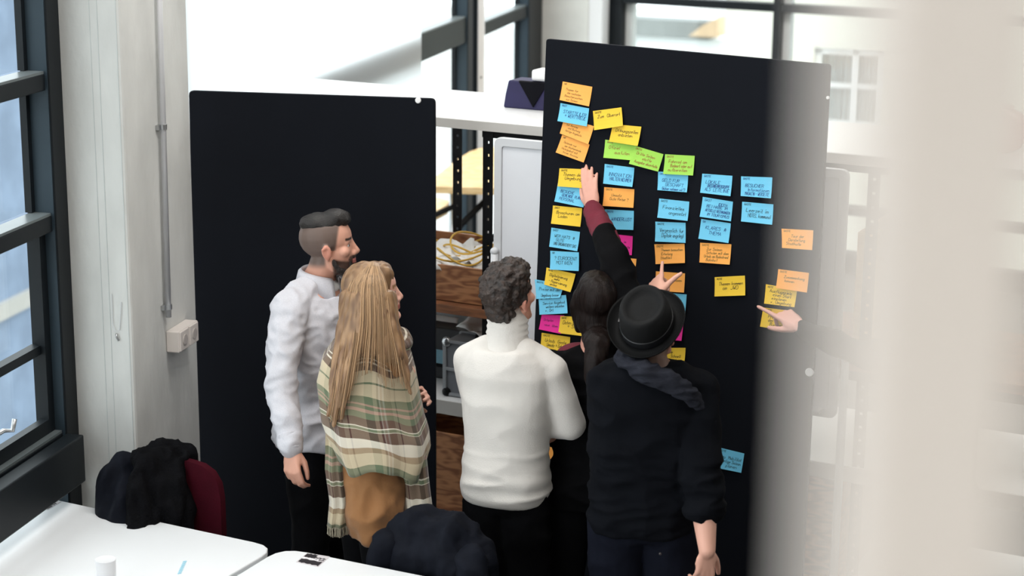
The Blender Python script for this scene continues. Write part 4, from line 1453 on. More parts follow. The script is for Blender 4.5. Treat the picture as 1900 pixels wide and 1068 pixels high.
class Person:
    def __init__(s, label, head_px, heading, height, lean=0.0, fem=False, w=1.0, headrot=(0, 0, 0), headoff=(0, 0.035, 1.625)):
        s.k = height / 1.75
        s.fem = fem
        s.heading = heading
        s.lean = lean
        hw_ = at(*head_px)
        R = Matrix.Rotation(heading, 4, 'Z')
        ho = Vector(headoff) * s.k
        ho.y += math.sin(lean) * 0.6 * s.k
        o = R @ ho
        s.root = Vector((hw_.x - o.x, hw_.y - o.y, 0))
        s.M = Matrix.Translation(s.root) @ R
        s.Mi = s.M.inverted()
        s.e = tag(empty('person', tuple(s.root), heading), label, 'person')
        ho.z = hw_.z
        s.head = Matrix.Translation(ho) @ rot3(*headrot) @ Matrix.Scale(s.k * (0.97 if fem else 1.0), 4)
        s.hc = ho
        s.T = [(a_, b_ * (w if b_ > 0.1 else 1), c_, d_) for a_, b_, c_, d_ in (FEMALE if fem else MALE)]
        s.sh = 0.165 if fem else 0.188
        s.stance = 0.085 if w < 0.9 else 0.10

    def P(s, x, y, z):
        """skeleton point scaled to the person, with forward lean above the hips"""
        y2 = y + (max(0, z - 0.95) * math.sin(s.lean) if z > 0.95 else 0)
        return Vector((x * s.k, y2 * s.k, z * s.k))

    def px(s, u, v, t):
        return s.Mi @ at(u, v, t)

    def wd(s, d):
        """world direction to person space"""
        return s.Mi.to_3x3() @ Vector(d)

    def torso(s, mb, grow=0.0, z0=0.84, z1=1.49, hem=None):
        rings = []
        for z, rx, ry, cy in s.T:
            if z < z0 - 1e-6 or z > z1 + 1e-6:
                continue
            c = s.P(0, cy, z)
            rings.append(ring(c.x, c.y, c.z, rx * s.k + grow, ry * s.k + grow))
        mb.loft(rings)

    def legs(s, mb, grow=0.0, stance=0.10, toe=True):
        for q in (-1, 1):
            pts = [s.P(q * (0.085 if stance > .09 else .048), -0.005, 0.93), s.P(q * (0.092 if stance > .09 else .075), 0.005, 0.72), s.P(q * stance, 0.01, 0.48), s.P(q * stance, -0.015, 0.30), s.P(q * stance, -0.02, 0.09)]
            mb.chain(pts, [r * s.k + grow for r in (0.092, 0.080, 0.056, 0.052, 0.040)], n=16)

    def feet(s, mb, grow=0.0, stance=0.10):
        for q in (-1, 1):
            mb.chain([s.P(q * stance, -0.04, 0.05), s.P(q * (stance + .01), 0.08, 0.035), s.P(q * (stance + .015), 0.15, 0.03)], [0.038 + grow, 0.034 + grow, 0.026 + grow], n=12)

    def skin(s, arms, hands, vs=0.005):
        """one continuous body: head, neck, trunk, arms, hands, legs, feet"""
        mb = MB()
        head_parts(mb, s.head, s.fem)
        nb = s.P(0, -0.014, 1.46)
        hb = s.head @ Vector((0, -0.022, -0.055))
        r = 0.050 if s.fem else 0.058
        mb.chain([nb, nb.lerp(hb, 0.5), hb], [r * 1.15, r, r], n=18)
        s.torso(mb, -0.008)
        s.legs(mb, -0.008, s.stance)
        s.feet(mb)
        for pts in arms:
            mb.chain(pts, [0.042, 0.040, 0.040, 0.044, 0.029][:len(pts)] if len(pts) == 5 else [0.046 * s.k, 0.038 * s.k, 0.0255 * s.k], n=14)
        for h in hands:
            hand_parts(mb, *h[:3], **h[3])
        o = voxel('body', mb, vs, 3, SKIN, s.e)
        s.body = o
        return o

    def colour(s, base, hair=None, fn=None):
        me = s.body.data
        c = coords(me)
        hi = np.array(s.head.inverted())
        h = c @ hi[:3, :3].T + hi[:3, 3]
        rgb = np.tile(L3(base), (len(c), 1))
        near = (np.abs(h) < 0.2).all(1)
        lip = near & (np.abs(h[:, 2] + 0.056) < 0.012) & (h[:, 1] > 0.078) & (np.abs(h[:, 0]) < 0.024)
        rgb[lip] = L3((188, 110, 102))
        # ears, nose tip and knuckles a little redder
        ear = sst(0.074, 0.084, np.abs(h[:, 0])) * near * (np.abs(h[:, 2]) < 0.05)
        red = L3((205, 128, 112))
        rgb = rgb * (1 - 0.5 * ear[:, None]) + red * (0.5 * ear[:, None])
        brow = near & (np.abs(h[:, 2] - 0.034) < 0.006) & (h[:, 1] > 0.05) & (np.abs(h[:, 0]) > 0.012) & (np.abs(h[:, 0]) < 0.05)
        if hair:
            rgb[brow] = L3(hair)
        if fn:
            rgb = fn(h, rgb, near)
        a = me.color_attributes.new('col', 'FLOAT_COLOR', 'POINT')
        d = np.ones((len(c), 4), np.float32)
        d[:, :3] = rgb
        a.data.foreach_set('color', d.ravel())

    def eyes(s):
        for q in (-1, 1):
            m = MB().ell((q * 0.031, 0.0665, 0.0095), (0.0125, 0.0115, 0.0105), s.head)
            e = build('eye', m, EYE, s.e, smooth=True)
            build('iris', MB().ell((q * 0.0325, 0.0758, 0.0095), (0.0058, 0.003, 0.0058), s.head), IRIS, e, smooth=True)

    def garment(s, nm, mb, mat, vs=0.008, it=8, fold=None):
        o = voxel(nm, mb, vs, it, mat, s.e)
        for f in (fold or []):
            folds(o, *f[0], **f[1])
        return o

    def shoes(s, mat):
        for q in (-1, 1):
            mb = MB()
            mb.chain([s.P(q * .1, -0.05, 0.045), s.P(q * .11, 0.08, 0.04), s.P(q * .115, 0.16, 0.034)], [0.045, 0.041, 0.034], n=14)
            mb.box(tuple(s.P(q * .107, 0.055, 0.01)), (0.075, 0.26, 0.018))
            voxel('shoe', mb, 0.008, 3, mat, s.e)


BLACKSHOE = pm('black_leather', (16, 16, 17), 0.4, var=0.1)


def band_fold(z0, z1, soft=0.05):
    return lambda c: sst(z0 - soft, z0, c[:, 2]) * (1 - sst(z1, z1 + soft, c[:, 2]))


# ------------------------------------------------------------------ man in the white shirt
A = Person('man in a white patterned shirt with dark swept hair and beard, facing the boards', (611, 459, 7.28), math.radians(-122), 1.79, headrot=(math.radians(36), math.radians(5), 0), headoff=(0, 0.04, 1.625))
sr = A.P(0.185, 0.0, 1.405)
sl = A.P(-0.185, 0.0, 1.405)
el_r, wr_r = A.px(521, 705, 7.12), A.px(540, 832, 7.02)
el_l, wr_l = A.P(-0.24, 0.0, 1.10), A.P(-0.22, 0.10, 0.88)
relax = ((0.35, 0.45, 0.3), (0.45, 0.5, 0.3), (0.5, 0.55, 0.35), (0.55, 0.6, 0.35))
hd_dir = A.wd((0.05, 0.1, -1))
hr = basis(wr_r, A.px(543, 880, 7.0) - wr_r, A.wd((-0.35, -0.93, 0)))
hl = basis(wr_l, (0, 0.1, -1), (-1, 0.2, 0))
A.skin([[sr, el_r, wr_r], [sl, el_l, wr_l]], [(hr, -1, ((0.5, 0.7, 0.4), (0.6, 0.75, 0.4), (0.65, 0.8, 0.4), (0.7, 0.8, 0.4)), {'spread': (0.05, 0.02, -0.03, -0.07), 'thumb': ((0.45, 0.85, -0.3), (0.05, 0.95, -0.3), (-0.1, 0.95, -0.3))}), (hl, 1, relax, {})])


def buzz(h, rgb, near):
    x, y, z = np.abs(h[:, 0]), h[:, 1], h[:, 2]
    front = 0.032 + 0.25 * (z - 0.03)                 # hairline runs forward towards the top
    m = sst(0.006, -0.006, y - front) * sst(-0.075, -0.045, z + 0.35 * np.clip(y + 0.07, 0, .1) * 0) * near
    m *= np.where(z < 0.0, sst(-0.012, -0.024, y), 1.0)
    m *= np.where((x > 0.0775), 0.0, 1.0)
    hairc = L3((84, 78, 74))
    rgb = rgb * (1 - 0.9 * m[:, None]) + hairc * (0.9 * m[:, None])
    b = near * sst(-0.034, -0.046, z + 0.30 * (y - 0.03) * (y < 0.07)) * sst(0.002, 0.014, y) * sst(-0.13, -0.115, z)
    b = np.maximum(b, near * (y > 0.075) * sst(0.009, 0.005, np.abs(z + 0.040)) * (x < 0.032))
    lip = (np.abs(z + 0.056) < 0.010) & (y > 0.082) & (x < 0.020)
    b = np.where(lip, 0, b)
    b *= np.where(x > 0.074, 0.0, 1.0)
    rgb = rgb * (1 - 0.92 * b[:, None]) + L3((46, 36, 32)) * (0.92 * b[:, None])
    return rgb


A.colour((214, 160, 138), (50, 38, 32), buzz)
A.eyes()
m = MB()
Mh = A.head
m.ell((0, -0.018, 0.094), (0.062, 0.090, 0.042), Mh, (-0.12, 0, 0))
m.ell((0, 0.025, 0.108), (0.056, 0.066, 0.038), Mh, (0.1, 0, 0))
m.ell((0, 0.062, 0.104), (0.046, 0.030, 0.026), Mh, (0.2, 0, 0))
hr_o = A.garment('hair', m, pm('hair_black_brown', (30, 25, 23), 0.45, var=0.4, scale=30, stretch=(6, 1, 6), bump=0.5, bscale=60), 0.006, 4)
folds(hr_o, 0.006, (70, 12, 40), seed=3)
m = MB()
# beard volume
for q in (-1, 1):
    m.chain([(q * 0.060, 0.012, -0.045), (q * 0.053, 0.026, -0.076), (q * 0.032, 0.062, -0.099), (0, 0.080, -0.104)], (0.010, 0.012, 0.015, 0.017), Mh, 10)
    m.chain([(q * 0.026, 0.074, -0.058), (q * 0.024, 0.074, -0.082)], (0.007, 0.01), Mh, 8)
m.chain([(-0.022, 0.083, -0.043), (0, 0.0945, -0.040), (0.022, 0.083, -0.043)], (0.004, 0.0055, 0.004), Mh, 8)
bo = A.garment('beard', m, pm('beard_hair', (42, 33, 29), 0.7, var=0.4, scale=200, bump=0.6, bscale=300), 0.0045, 2)
folds(bo, 0.004, (120, 120, 60), seed=7)
SHIRT = pm('white_shirt_cotton', (206, 205, 211), 0.85, rgb2=(196, 196, 203), scale=260, bump=0.08, bscale=25)
m = MB()
A.torso(m, 0.020, 0.92, 1.43)
rings = [ring(*A.P(0, cy, z).to_tuple()[:2], z * A.k, rx * A.k, ry * A.k) for z, rx, ry, cy in ((0.835, .206, .156, -.012), (0.86, .206, .156, -.012), (0.92, .202, .150, -.012), (1.02, .178, .130, -.003))]
m.loft(rings)
m.chain([A.P(-0.175, 0, 1.395), A.P(-.1, -.01, 1.425), A.P(.1, -.01, 1.425), A.P(0.175, 0, 1.395)], (0.066, 0.062, 0.062, 0.066))
m.chain([sr, sr.lerp(el_r, .5), el_r, el_r.lerp(wr_r, .55), wr_r + Vector((0, 0, 0.0))], (0.071, 0.066, 0.058, 0.050, 0.041))
m.chain([sl, sl.lerp(el_l, .5), el_l, wr_l], (0.069, 0.063, 0.056, 0.044))
sh = A.garment('shirt', m, SHIRT, 0.008, 6, [((0.016, (6, 6, 9)), dict(ridge=True, seed=2.2)), ((0.006, (18, 18, 24)), dict(ridge=True, seed=4.4))])
# collar with points, and the cuff
nbz = A.P(0, -0.014, 1.47)
rings = []
for dz, r, fl in ((-0.06, 0.098, 0), (-0.03, 0.084, 0), (0.036, 0.074, 0), (0.043, 0.077, 0), (0.034, 0.086, 0), (-0.006, 0.097, 1)):
    rg = []
    for j in range(33):
        a = PI / 2 + 0.30 + (2 * PI - 0.60) * j / 32        # open at the front
        k = abs(j - 16) / 16.0
        z = nbz.z + dz - 0.030 * k ** 2 - (0.065 * k ** 5 if fl else 0)
        rr = r * (1 + (0.10 * k ** 4 if fl else 0))
        rg.append((nbz.x + math.cos(a) * rr, nbz.y + 0.012 + math.sin(a) * rr * 0.98, z))
    rings.append(rg)
cm = MB().loft(rings, False, closed=False)
co = build('collar', cm, SHIRT, A.e, smooth=True)
co.modifiers.new('thickness', 'SOLIDIFY').thickness = 0.003
build('undershirt', MB().ell(tuple(A.P(0, 0.030, 1.445)), (0.060, 0.046, 0.028)), pm('white_tee', (232, 232, 232), 0.9), A.e, smooth=True)
d_ = (wr_r - el_r).normalized()
cf = MB().cone(wr_r - d_ * 0.055, wr_r + d_ * 0.008, 0.0465, 0.043, 20)
build('cuff', cf, SHIRT, A.e, smooth=False, bevel=0.004)
pk_ = MB()
for i in range(2):
    z = 1.40 - i * 0.10
    p = A.P(0, 0.118 + 0.022 + (0.008 if 1.1 < z < 1.35 else 0), z)
    pk_.ell(tuple(p), (0.006, 0.003, 0.006))
build('button', pk_, WHITEM, A.e)['kind'] = 'stuff'
TROU = pm('black_trousers', (14, 14, 17), 0.9, spec=0.1, var=0.25, scale=10, bump=0.1, bscale=50)
m = MB()
A.torso(m, 0.006, 0.84, 1.02)
A.legs(m, 0.016)
A.garment('trousers', m, TROU, 0.010, 5, [((0.012, (6, 6, 10)), dict(ridge=True, seed=1.0))])
A.shoes(BLACKSHOE)

# ------------------------------------------------------------------ woman with long blonde hair and plaid shawl
B_ = Person('woman with long blonde hair in a plaid shawl over a camel tunic', (695, 548, 6.86), math.radians(-62), 1.68, fem=True, headrot=(math.radians(-12), math.radians(6), 0))
sr, sl = B_.P(0.165, 0, 1.40), B_.P(-0.165, 0, 1.40)
wr_r = B_.px(752, 722, 6.82)
el_r = B_.px(758, 790, 6.84)
el_l = B_.P(-0.22, 0.06, 1.14)
wr_l = B_.P(-0.02, 0.2, 1.2)
grip = ((0.7, 0.9, 0.6),) * 4
hr = basis(wr_r, B_.px(760, 684, 6.82) - wr_r, B_.wd((0.8, -0.5, 0.2)))
hl = basis(wr_l, (0.9, 0.2, 0.3), (0, 1, 0.2))
B_.skin([[sr, el_r, wr_r], [sl, el_l, wr_l]], [(hr, -1, grip, {'k': 0.9}), (hl, -1, relax, {'k': 0.9})])
B_.colour((222, 172, 154), (150, 112, 78))
B_.eyes()
BLOND = vcol_mat('blonde_hair', 0.4, 0.4)
crown = B_.head @ Vector((0, -0.01, 0.135))
m = MB()
m.ell((0, -0.022, 0.050), (0.087, 0.104, 0.092), B_.head)
m.ell((0, 0.026, 0.082), (0.066, 0.060, 0.050), B_.head)
m.ell((0, -0.045, -0.05), (0.088, 0.075, 0.10), B_.head)
for q in (-1, 1):
    m.chain([(q * 0.072, 0.005, 0.05), (q * 0.080, -0.002, -0.02), (q * 0.078, -0.01, -0.10), (q * 0.08, -0.02, -0.18)], (0.022, 0.02, 0.02, 0.018), B_.head, 10)


def bpx(*pts):
    return [B_.px(*p) for p in pts]


GUIDES = [  # hair locks, from the crown down, as they fall over the shawl
    bpx((678, 490, 6.84), (648, 530, 6.80), (638, 600, 6.77), (622, 690, 6.74), (610, 770, 6.72)),
    bpx((682, 488, 6.82), (656, 530, 6.77), (648, 610, 6.74), (634, 700, 6.70), (620, 790, 6.68)),
    bpx((686, 487, 6.81), (664, 530, 6.75), (660, 610, 6.72), (646, 700, 6.68), (634, 775, 6.66)),
    bpx((690, 487, 6.80), (676, 530, 6.74), (674, 600, 6.71), (668, 650, 6.69), (662, 700, 6.66)),
    bpx((693, 487, 6.80), (692, 530, 6.74), (694, 600, 6.71), (692, 650, 6.69), (690, 690, 6.66)),
    bpx((697, 488, 6.81), (708, 530, 6.75), (714, 600, 6.72), (716, 660, 6.70), (720, 720, 6.66)),
    bpx((700, 489, 6.82), (716, 530, 6.76), (725, 600, 6.73), (738, 660, 6.71), (746, 715, 6.68)),
    bpx((703, 490, 6.84), (718, 532, 6.78), (729, 600, 6.75), (748, 670, 6.74), (762, 730, 6.71)),
]
for g_ in GUIDES:
    m.chain([g_[1].lerp(g_[2], .3), g_[2], g_[3]], (0.030, 0.026, 0.022), n=8)
for g_ in GUIDES[:3]:
    m.chain([g_[3], g_[4]], (0.022, 0.008), n=8)
m.chain([GUIDES[7][3], GUIDES[7][4]], (0.018, 0.006), n=8)
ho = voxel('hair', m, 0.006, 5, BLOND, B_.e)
me = ho.data
c = coords(me)
nz = np.array([noise.noise(Vector((p[0] * 60, p[1] * 60, p[2] * 4))) for p in c])
folds(ho, 0.006, (55, 55, 4), seed=1.5)
mx_ = np.clip(0.5 + nz, 0, 1)[:, None]
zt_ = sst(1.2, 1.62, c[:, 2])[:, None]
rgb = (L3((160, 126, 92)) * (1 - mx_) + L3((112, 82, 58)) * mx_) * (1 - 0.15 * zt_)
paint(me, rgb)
# single strands lying on the hair
rs = random.Random(11)
m = MB()
cols = []
for k in range(260):
    f = rs.random() * (len(GUIDES) - 1)
    i = min(int(f), len(GUIDES) - 2)
    w = f - i
    P5 = [GUIDES[i][q].lerp(GUIDES[i + 1][q], w) for q in range(5)]
    out = B_.wd(at(690, 600, 6) - at(690, 600, 7)).normalized()
    endc = rs.uniform(0.75, 1.08)
    pts = []
    jx = Vector((rs.uniform(-.008, .008), rs.uniform(-.008, .008), 0))
    for q in range(13):
        t = q / 12 * 3.98 * min(1, endc)
        a = int(t)
        p0, p1, p2, p3 = P5[max(a - 1, 0)], P5[a], P5[min(a + 1, 4)], P5[min(a + 2, 4)]
        u = t - a
        p = 0.5 * ((2 * p1) + (p2 - p0) * u + (2 * p0 - 5 * p1 + 4 * p2 - p3) * u * u + (3 * p1 - p0 - 3 * p2 + p3) * u ** 3)
        pts.append(p + jx * (t / 4) + out * (0.024 if t > 0.5 else 0.010))
    n0 = len(m.v)
    m.tube(pts, rs.uniform(0.0014, 0.003), 5, taper=lambda x: 1 - 0.7 * x)
    cc_ = L3((172, 138, 102)) * rs.uniform(0.4, 1.1)
    cols += [cc_] * (len(m.v) - n0)
so_ = build('hair_strands', m, BLOND, B_.e, smooth=True)
so_['kind'] = 'stuff'
paint(so_.data, np.array(cols))


# plaid cloth: bands from the UV map
def plaid_mat():
    m, nt, b = nt_new('plaid_wool')
    uv = nt.nodes.new('ShaderNodeUVMap')
    uv.uv_map = 'UVMap'
    sp = nt.nodes.new('ShaderNodeSeparateXYZ')
    nt.links.new(uv.outputs[0], sp.inputs[0])
    CR = (188, 174, 146)
    SG = (92, 104, 80)
    BR = (70, 42, 36)
    PK = (160, 128, 114)
    WH = (206, 200, 186)
    TN = (142, 120, 94)

    def ramp(stops, sock):
        r = nt.nodes.new('ShaderNodeValToRGB')
        r.color_ramp.interpolation = 'CONSTANT'
        els = r.color_ramp.elements
        while len(els) > 1:
            els.remove(els[0])
        els[0].position, els[0].color = stops[0][0], lin(stops[0][1])
        for p, c in stops[1:]:
            e = els.new(p)
            e.color = lin(c)
        nt.links.new(sock, r.inputs[0])
        return r
    # along the drop (v: 0 at the neck, 1 at the hem)
    h = ramp([(0, BR), (.05, WH), (.06, SG), (.09, TN), (.13, BR), (.18, WH), (.19, BR), (.21, WH), (.22, BR), (.27, CR), (.34, SG), (.355, CR), (.43, SG), (.48, PK), (.49, SG), (.51, PK), (.53, SG), (.565, BR), (.62, WH), (.628, SG), (.645, WH), (.652, BR), (.72, WH), (.80, TN), (.84, CR), (.93, SG)], sp.outputs[1])
    fr = nt.nodes.new('ShaderNodeMath')
    fr.operation = 'FRACT'
    mu = nt.nodes.new('ShaderNodeMath')
    mu.operation = 'MULTIPLY'
    mu.inputs[1].default_value = 7.0
    nt.links.new(sp.outputs[0], mu.inputs[0])
    nt.links.new(mu.outputs[0], fr.inputs[0])
    v = ramp([(0, CR), (.26, SG), (.40, CR), (.48, BR), (.52, WH), (.55, PK), (.60, WH), (.64, TN), (.82, CR), (.92, BR), (.95, CR)], fr.outputs[0])
    mx = nt.nodes.new('ShaderNodeMix')
    mx.data_type = 'RGBA'
    mx.inputs[0].default_value = 0.22
    nt.links.new(h.outputs[0], mx.inputs[6])
    nt.links.new(v.outputs[0], mx.inputs[7])
    nt.links.new(mx.outputs[2], b.inputs['Base Color'])
    b.inputs['Roughness'].default_value = 0.95
    b.inputs['Sheen Weight'].default_value = 0.2
    n2 = nt.nodes.new('ShaderNodeTexNoise')
    n2.inputs['Scale'].default_value = 180
    tc = nt.nodes.new('ShaderNodeTexCoord')
    nt.links.new(tc.outputs['Object'], n2.inputs[0])
    bp = nt.nodes.new('ShaderNodeBump')
    bp.inputs['Strength'].default_value = 0.25
    bp.inputs['Distance'].default_value = 0.004
    nt.links.new(n2.outputs[0], bp.inputs['Height'])
    nt.links.new(bp.outputs[0], b.inputs['Normal'])
    return m


PLAID = plaid_mat()


def grid_uv(nm, rows, mat, parent, uv, thick=0.005, closed=False):
    nr, nc = len(rows), len(rows[0])
    vs = [tuple(p) for r in rows for p in r]
    fs = []
    uvs = []
    for i in range(nr - 1):
        for j in range(nc - 1):
            fs.append((i * nc + j, i * nc + j + 1, (i + 1) * nc + j + 1, (i + 1) * nc + j))
            uvs += [uv(i, j), uv(i, j + 1), uv(i + 1, j + 1), uv(i + 1, j)]
    me = bpy.data.meshes.new(nm)
    me.from_pydata(vs, [], fs)
    l = me.uv_layers.new(name='UVMap')
    for q, w in zip(l.data, uvs):
        q.uv = w
    me.update()
    o = link(nm, me, mat, parent, True)
    s = o.modifiers.new('thickness', 'SOLIDIFY')
    s.thickness, s.offset = thick, 1.0
    return o


# shawl: centre, width and drop of each ring given by where its left and right limits show
SHP = [  # left px, right px, height at the left and right limits, depth at the middle, half depth
    (650, 738, 616, 620, 6.86, 0.115), (618, 760, 632, 646, 6.86, 0.155), (598, 770, 660, 682, 6.86, 0.178), (590, 776, 698, 726, 6.86, 0.175), (594, 786, 730, 770, 6.85, 0.185), (600, 795, 766, 804, 6.84, 0.195), (608, 798, 800, 836, 6.84, 0.195), (628, 788, 838, 866, 6.84, 0.19)]
rows = []
NJ = 72
slope_w = B_.wd((1, 0, 0))
for i in range(len(SHP) * 4 - 3):
    f = i / 4.0
    a = int(f)
    b = min(a + 1, len(SHP) - 1)
    w = f - a
    w = w
    l_, r_, v_, vr_, t_, d_ = [SHP[a][q] * (1 - w) + SHP[b][q] * w for q in range(6)]
    c_l, c_r = at(l_, v_, t_), at(r_, vr_, t_)
    cen = (c_l + c_r) / 2
    ax = (c_r - c_l) / 2
    axh = Vector((ax.x, ax.y, 0))
    dep = Vector((-axh.y, axh.x, 0)).normalized() * d_
    row = []
    fa = (i / (len(SHP) * 4 - 4))
    for j in range(NJ + 1):
        th = 2 * PI * j / NJ
        cx, sy = math.cos(th), math.sin(th)
        cx = math.copysign(abs(cx) ** 0.85, cx)
        sy = math.copysign(abs(sy) ** 0.85, sy)
        fold_ = 1 + fa * (0.035 * math.sin(th * 9 + 1.3 * fa) + 0.025 * math.sin(th * 5 + 2 + 3 * fa)) + 0.012 * noise.noise(Vector((th * 3, fa * 6, 1)))
        dz = 0.016 * math.sin(th * 4 + 1) * fa + 0.01 * noise.noise(Vector((th * 2, fa * 5, 7))) * 2
        p = cen + Vector((ax.x, ax.y, 0)) * cx * fold_ + dep * sy * fold_ + Vector((0, 0, ax.z * cx + dz))
        row.append(B_.Mi @ p)
    rows.append(row)
grid_uv('shawl', rows, PLAID, B_.e, lambda i, j: (j / NJ, i / (len(rows) - 1)), 0.006)
# shoulder part of the shawl wound about the neck
rows2 = []
for i in range(9):
    a = i / 8 * PI * 2
    row = []
    for j in range(41):
        th = 2 * PI * j / 40
        base = at(697, 624, 6.86)
        R0 = 0.085 + 0.03 * math.cos(a)
        p = base + Vector((math.cos(th) * R0 * 1.15, math.sin(th) * R0, 0.028 * math.sin(a) + 0.012 * math.sin(th * 3) - 0.02 * math.cos(th)))
        row.append(B_.Mi @ p)
    rows2.append(row)
grid_uv('shawl_roll', rows2, PLAID, B_.e, lambda i, j: (j / 40, 0.15 + 0.2 * i / 8), 0.004)


def hang(nm, pxs, wid, depth, v0, v1, fringe=True, thick=0.02, ncol=9):
    """hanging end of the shawl, slightly rolled"""
    rows = []
    for k in range(13):
        f = k / 12 * (len(pxs) - 1)
        a = min(int(f), len(pxs) - 2)
        w = f - a
        u = pxs[a][0] * (1 - w) + pxs[a + 1][0] * w
        v = pxs[a][1] * (1 - w) + pxs[a + 1][1] * w
        c = at(u, v, depth)
        row = []
        for j in range(ncol):
            x = j / (ncol - 1) - 0.5
            row.append(B_.Mi @ (c + Vector((x * wid, -0.03 * math.cos(x * PI) * 0.8 + 0.008 * math.sin(x * 14 + k * .2), 0))))
        rows.append(row)
    o = grid_uv(nm, rows, PLAID, B_.e, lambda i, j: (0.1 + 0.12 * j / (ncol - 1), v0 + (v1 - v0) * i / 12), 0.006)
    if fringe:
        m = MB()
        for j in range(26):
            x = j / 25
            q = x * (ncol - 1)
            a = min(int(q), ncol - 2)
            p = rows[-1][a].lerp(rows[-1][a + 1], q - a)
            m.tube([p, p + Vector((0.003 * math.sin(j * 3), 0.003 * math.cos(j * 2), -0.015)), p + Vector((0.006 * math.sin(j * 3), 0, -0.034))], 0.0018, 5)
        f_ = build('fringe', m, pm('wool_fringe', (168, 160, 140), 0.95, var=0.2), o)
        f_['kind'] = 'stuff'
    return o


hang('shawl_end', [(624, 800), (622, 870), (630, 930), (626, 975)], 0.075, 6.80, 0.36, 0.96)
hang('shawl_end', [(764, 840), (770, 900), (778, 960), (782, 1010)], 0.105, 6.79, 0.50, 0.99)
CAMEL = pm('camel_wool', (150, 104, 62), 0.9, var=0.22, scale=5, bump=0.15, bscale=60, sheen=0.2)
m = MB()
tun = [(at(640, 800, 6.87), at(755, 806, 6.87), .13), (at(634, 880, 6.87), at(758, 884, 6.87), .15), (at(640, 940, 6.87), at(762, 950, 6.87), .15), (at(648, 985, 6.87), at(758, 998, 6.87), .14)]
rings = []
for a, b, d in tun:
    cen, ax = (a + b) / 2, (b - a) / 2
    dp = Vector((-ax.y, ax.x, 0)).normalized() * d
    rings.append([B_.Mi @ (cen + ax * math.cos(2 * PI * j / 32) + dp * math.sin(2 * PI * j / 32)) for j in range(32)])
m.loft(rings[::-1])
B_.torso(m, 0.010, 0.92, 1.462)
m.chain([sr, el_r, el_r.lerp(wr_r, .6)], (0.046, 0.044, 0.036))
m.chain([sl, el_l, wr_l], (0.046, 0.044, 0.036))
B_.garment('tunic', m, CAMEL, 0.009, 5, [((0.022, (7, 7, 5)), dict(ridge=True, seed=6.0)), ((0.010, (16, 16, 12)), dict(ridge=True, seed=9.0))])
m = MB()
B_.torso(m, 0.004, 0.84, 0.92)
B_.legs(m, 0.006)
B_.garment('leggings', m, TROU, 0.010, 4)
B_.shoes(BLACKSHOE)

# ------------------------------------------------------------------ man in the white roll-neck
C = Person('man with short curly brown hair in a white roll-neck sweater, arms crossed', (947, 553, 6.74), math.radians(-14), 1.70, w=0.84, headrot=(math.radians(-26), math.radians(14), math.radians(4)))
sr, sl = C.P(0.160, 0, 1.375), C.P(-0.150, 0, 1.395)
el_r, el_l = C.px(1058, 786, 6.80), C.px(893, 775, 6.86)
wr_r = C.P(-0.02, 0.22, 1.10)
wr_l = C.px(1006, 818, 6.93)
hr = basis(wr_r, (-1, 0.0, 0.15), (0, 1, 0.1))
hl = basis(wr_l, C.px(1036, 782, 6.92) - wr_l, (0.2, 0.9, 0.3))
C.skin([[sr, el_r, wr_r], [sl, el_l, wr_l]], [(hr, -1, relax, {}), (hl, 1, ((0.5, 0.6, 0.4),) * 4, {})])
C.colour((216, 160, 138), (48, 36, 28))
C.eyes()
m = MB()
Mh = C.head
m.ell((0, -0.024, 0.054), (0.086, 0.104, 0.090), Mh)
m.ell((0, 0.02, 0.098), (0.070, 0.070, 0.046), Mh)
m.ell((0, -0.070, -0.015), (0.066, 0.042, 0.066), Mh)
for q in (-1, 1):
    m.ell((q * 0.070, -0.018, 0.028), (0.014, 0.034, 0.034), Mh)
rs = random.Random(5)
for k in range(120):
    a, b = rs.uniform(0, 2 * PI), rs.uniform(0.25, 1.0)
    p = Vector((math.cos(a) * math.sqrt(1 - b * b) * 0.080, math.sin(a) * math.sqrt(1 - b * b) * 0.094 - 0.016, 0.058 + 0.088 * b))
    m.ell(p, (rs.uniform(.010, .017),) * 3, Mh, n=8, m=6)
CH_ = pm('hair_dark_curly', (58, 44, 37), 0.55, rgb2=(28, 22, 19), scale=45, bump=0.7, bscale=90)
hc_ = C.garment('hair', m, CH_, 0.0055, 2)
folds(hc_, 0.012, (42, 42, 42), seed=2)
folds(hc_, 0.005, (110, 110, 110), seed=5)
WOOL = pm('white_knit', (214, 210, 204), 0.9, var=0.05, scale=6, bump=0.2, bscale=220, sheen=0.3)
m = MB()
C.torso(m, 0.024, 0.92, 1.462)
rings = [ring(*C.P(0, cy, z).to_tuple()[:2], z * C.k, rx * C.k, ry * C.k) for z, rx, ry, cy in ((0.865, .152, .128, -.01), (0.90, .166, .138, -.01), (0.95, .170, .142, -.01), (1.02, .160, .136, 0))]
m.loft(rings)
m.chain([sl, C.P(-.07, -.012, 1.43), C.P(.07, -.012, 1.43), sr], (0.058, 0.066, 0.066, 0.062))
m.chain([sr, sr.lerp(el_r, .5), el_r, el_r.lerp(wr_r, .6), wr_r], (0.064, 0.062, 0.057, 0.052, 0.044))
m.chain([sl, sl.lerp(el_l, .5), el_l, el_l.lerp(wr_l, .6), wr_l.lerp(el_l, .15)], (0.058, 0.056, 0.052, 0.050, 0.044))
sw = C.garment('sweater', m, WOOL, 0.008, 6, [((0.006, (6, 6, 9)), dict(ridge=True, seed=17.0)), ((0.012, (3, 3, 22)), dict(ridge=True, seed=3.0, mask=band_fold(0.86, 1.02)))])
nb, hb = C.P(0, -0.016, 1.425), C.head @ Vector((0, -0.024, -0.066))
m = MB()
m.chain([nb, nb.lerp(hb, .5), hb], (0.086, 0.073, 0.069), n=20)
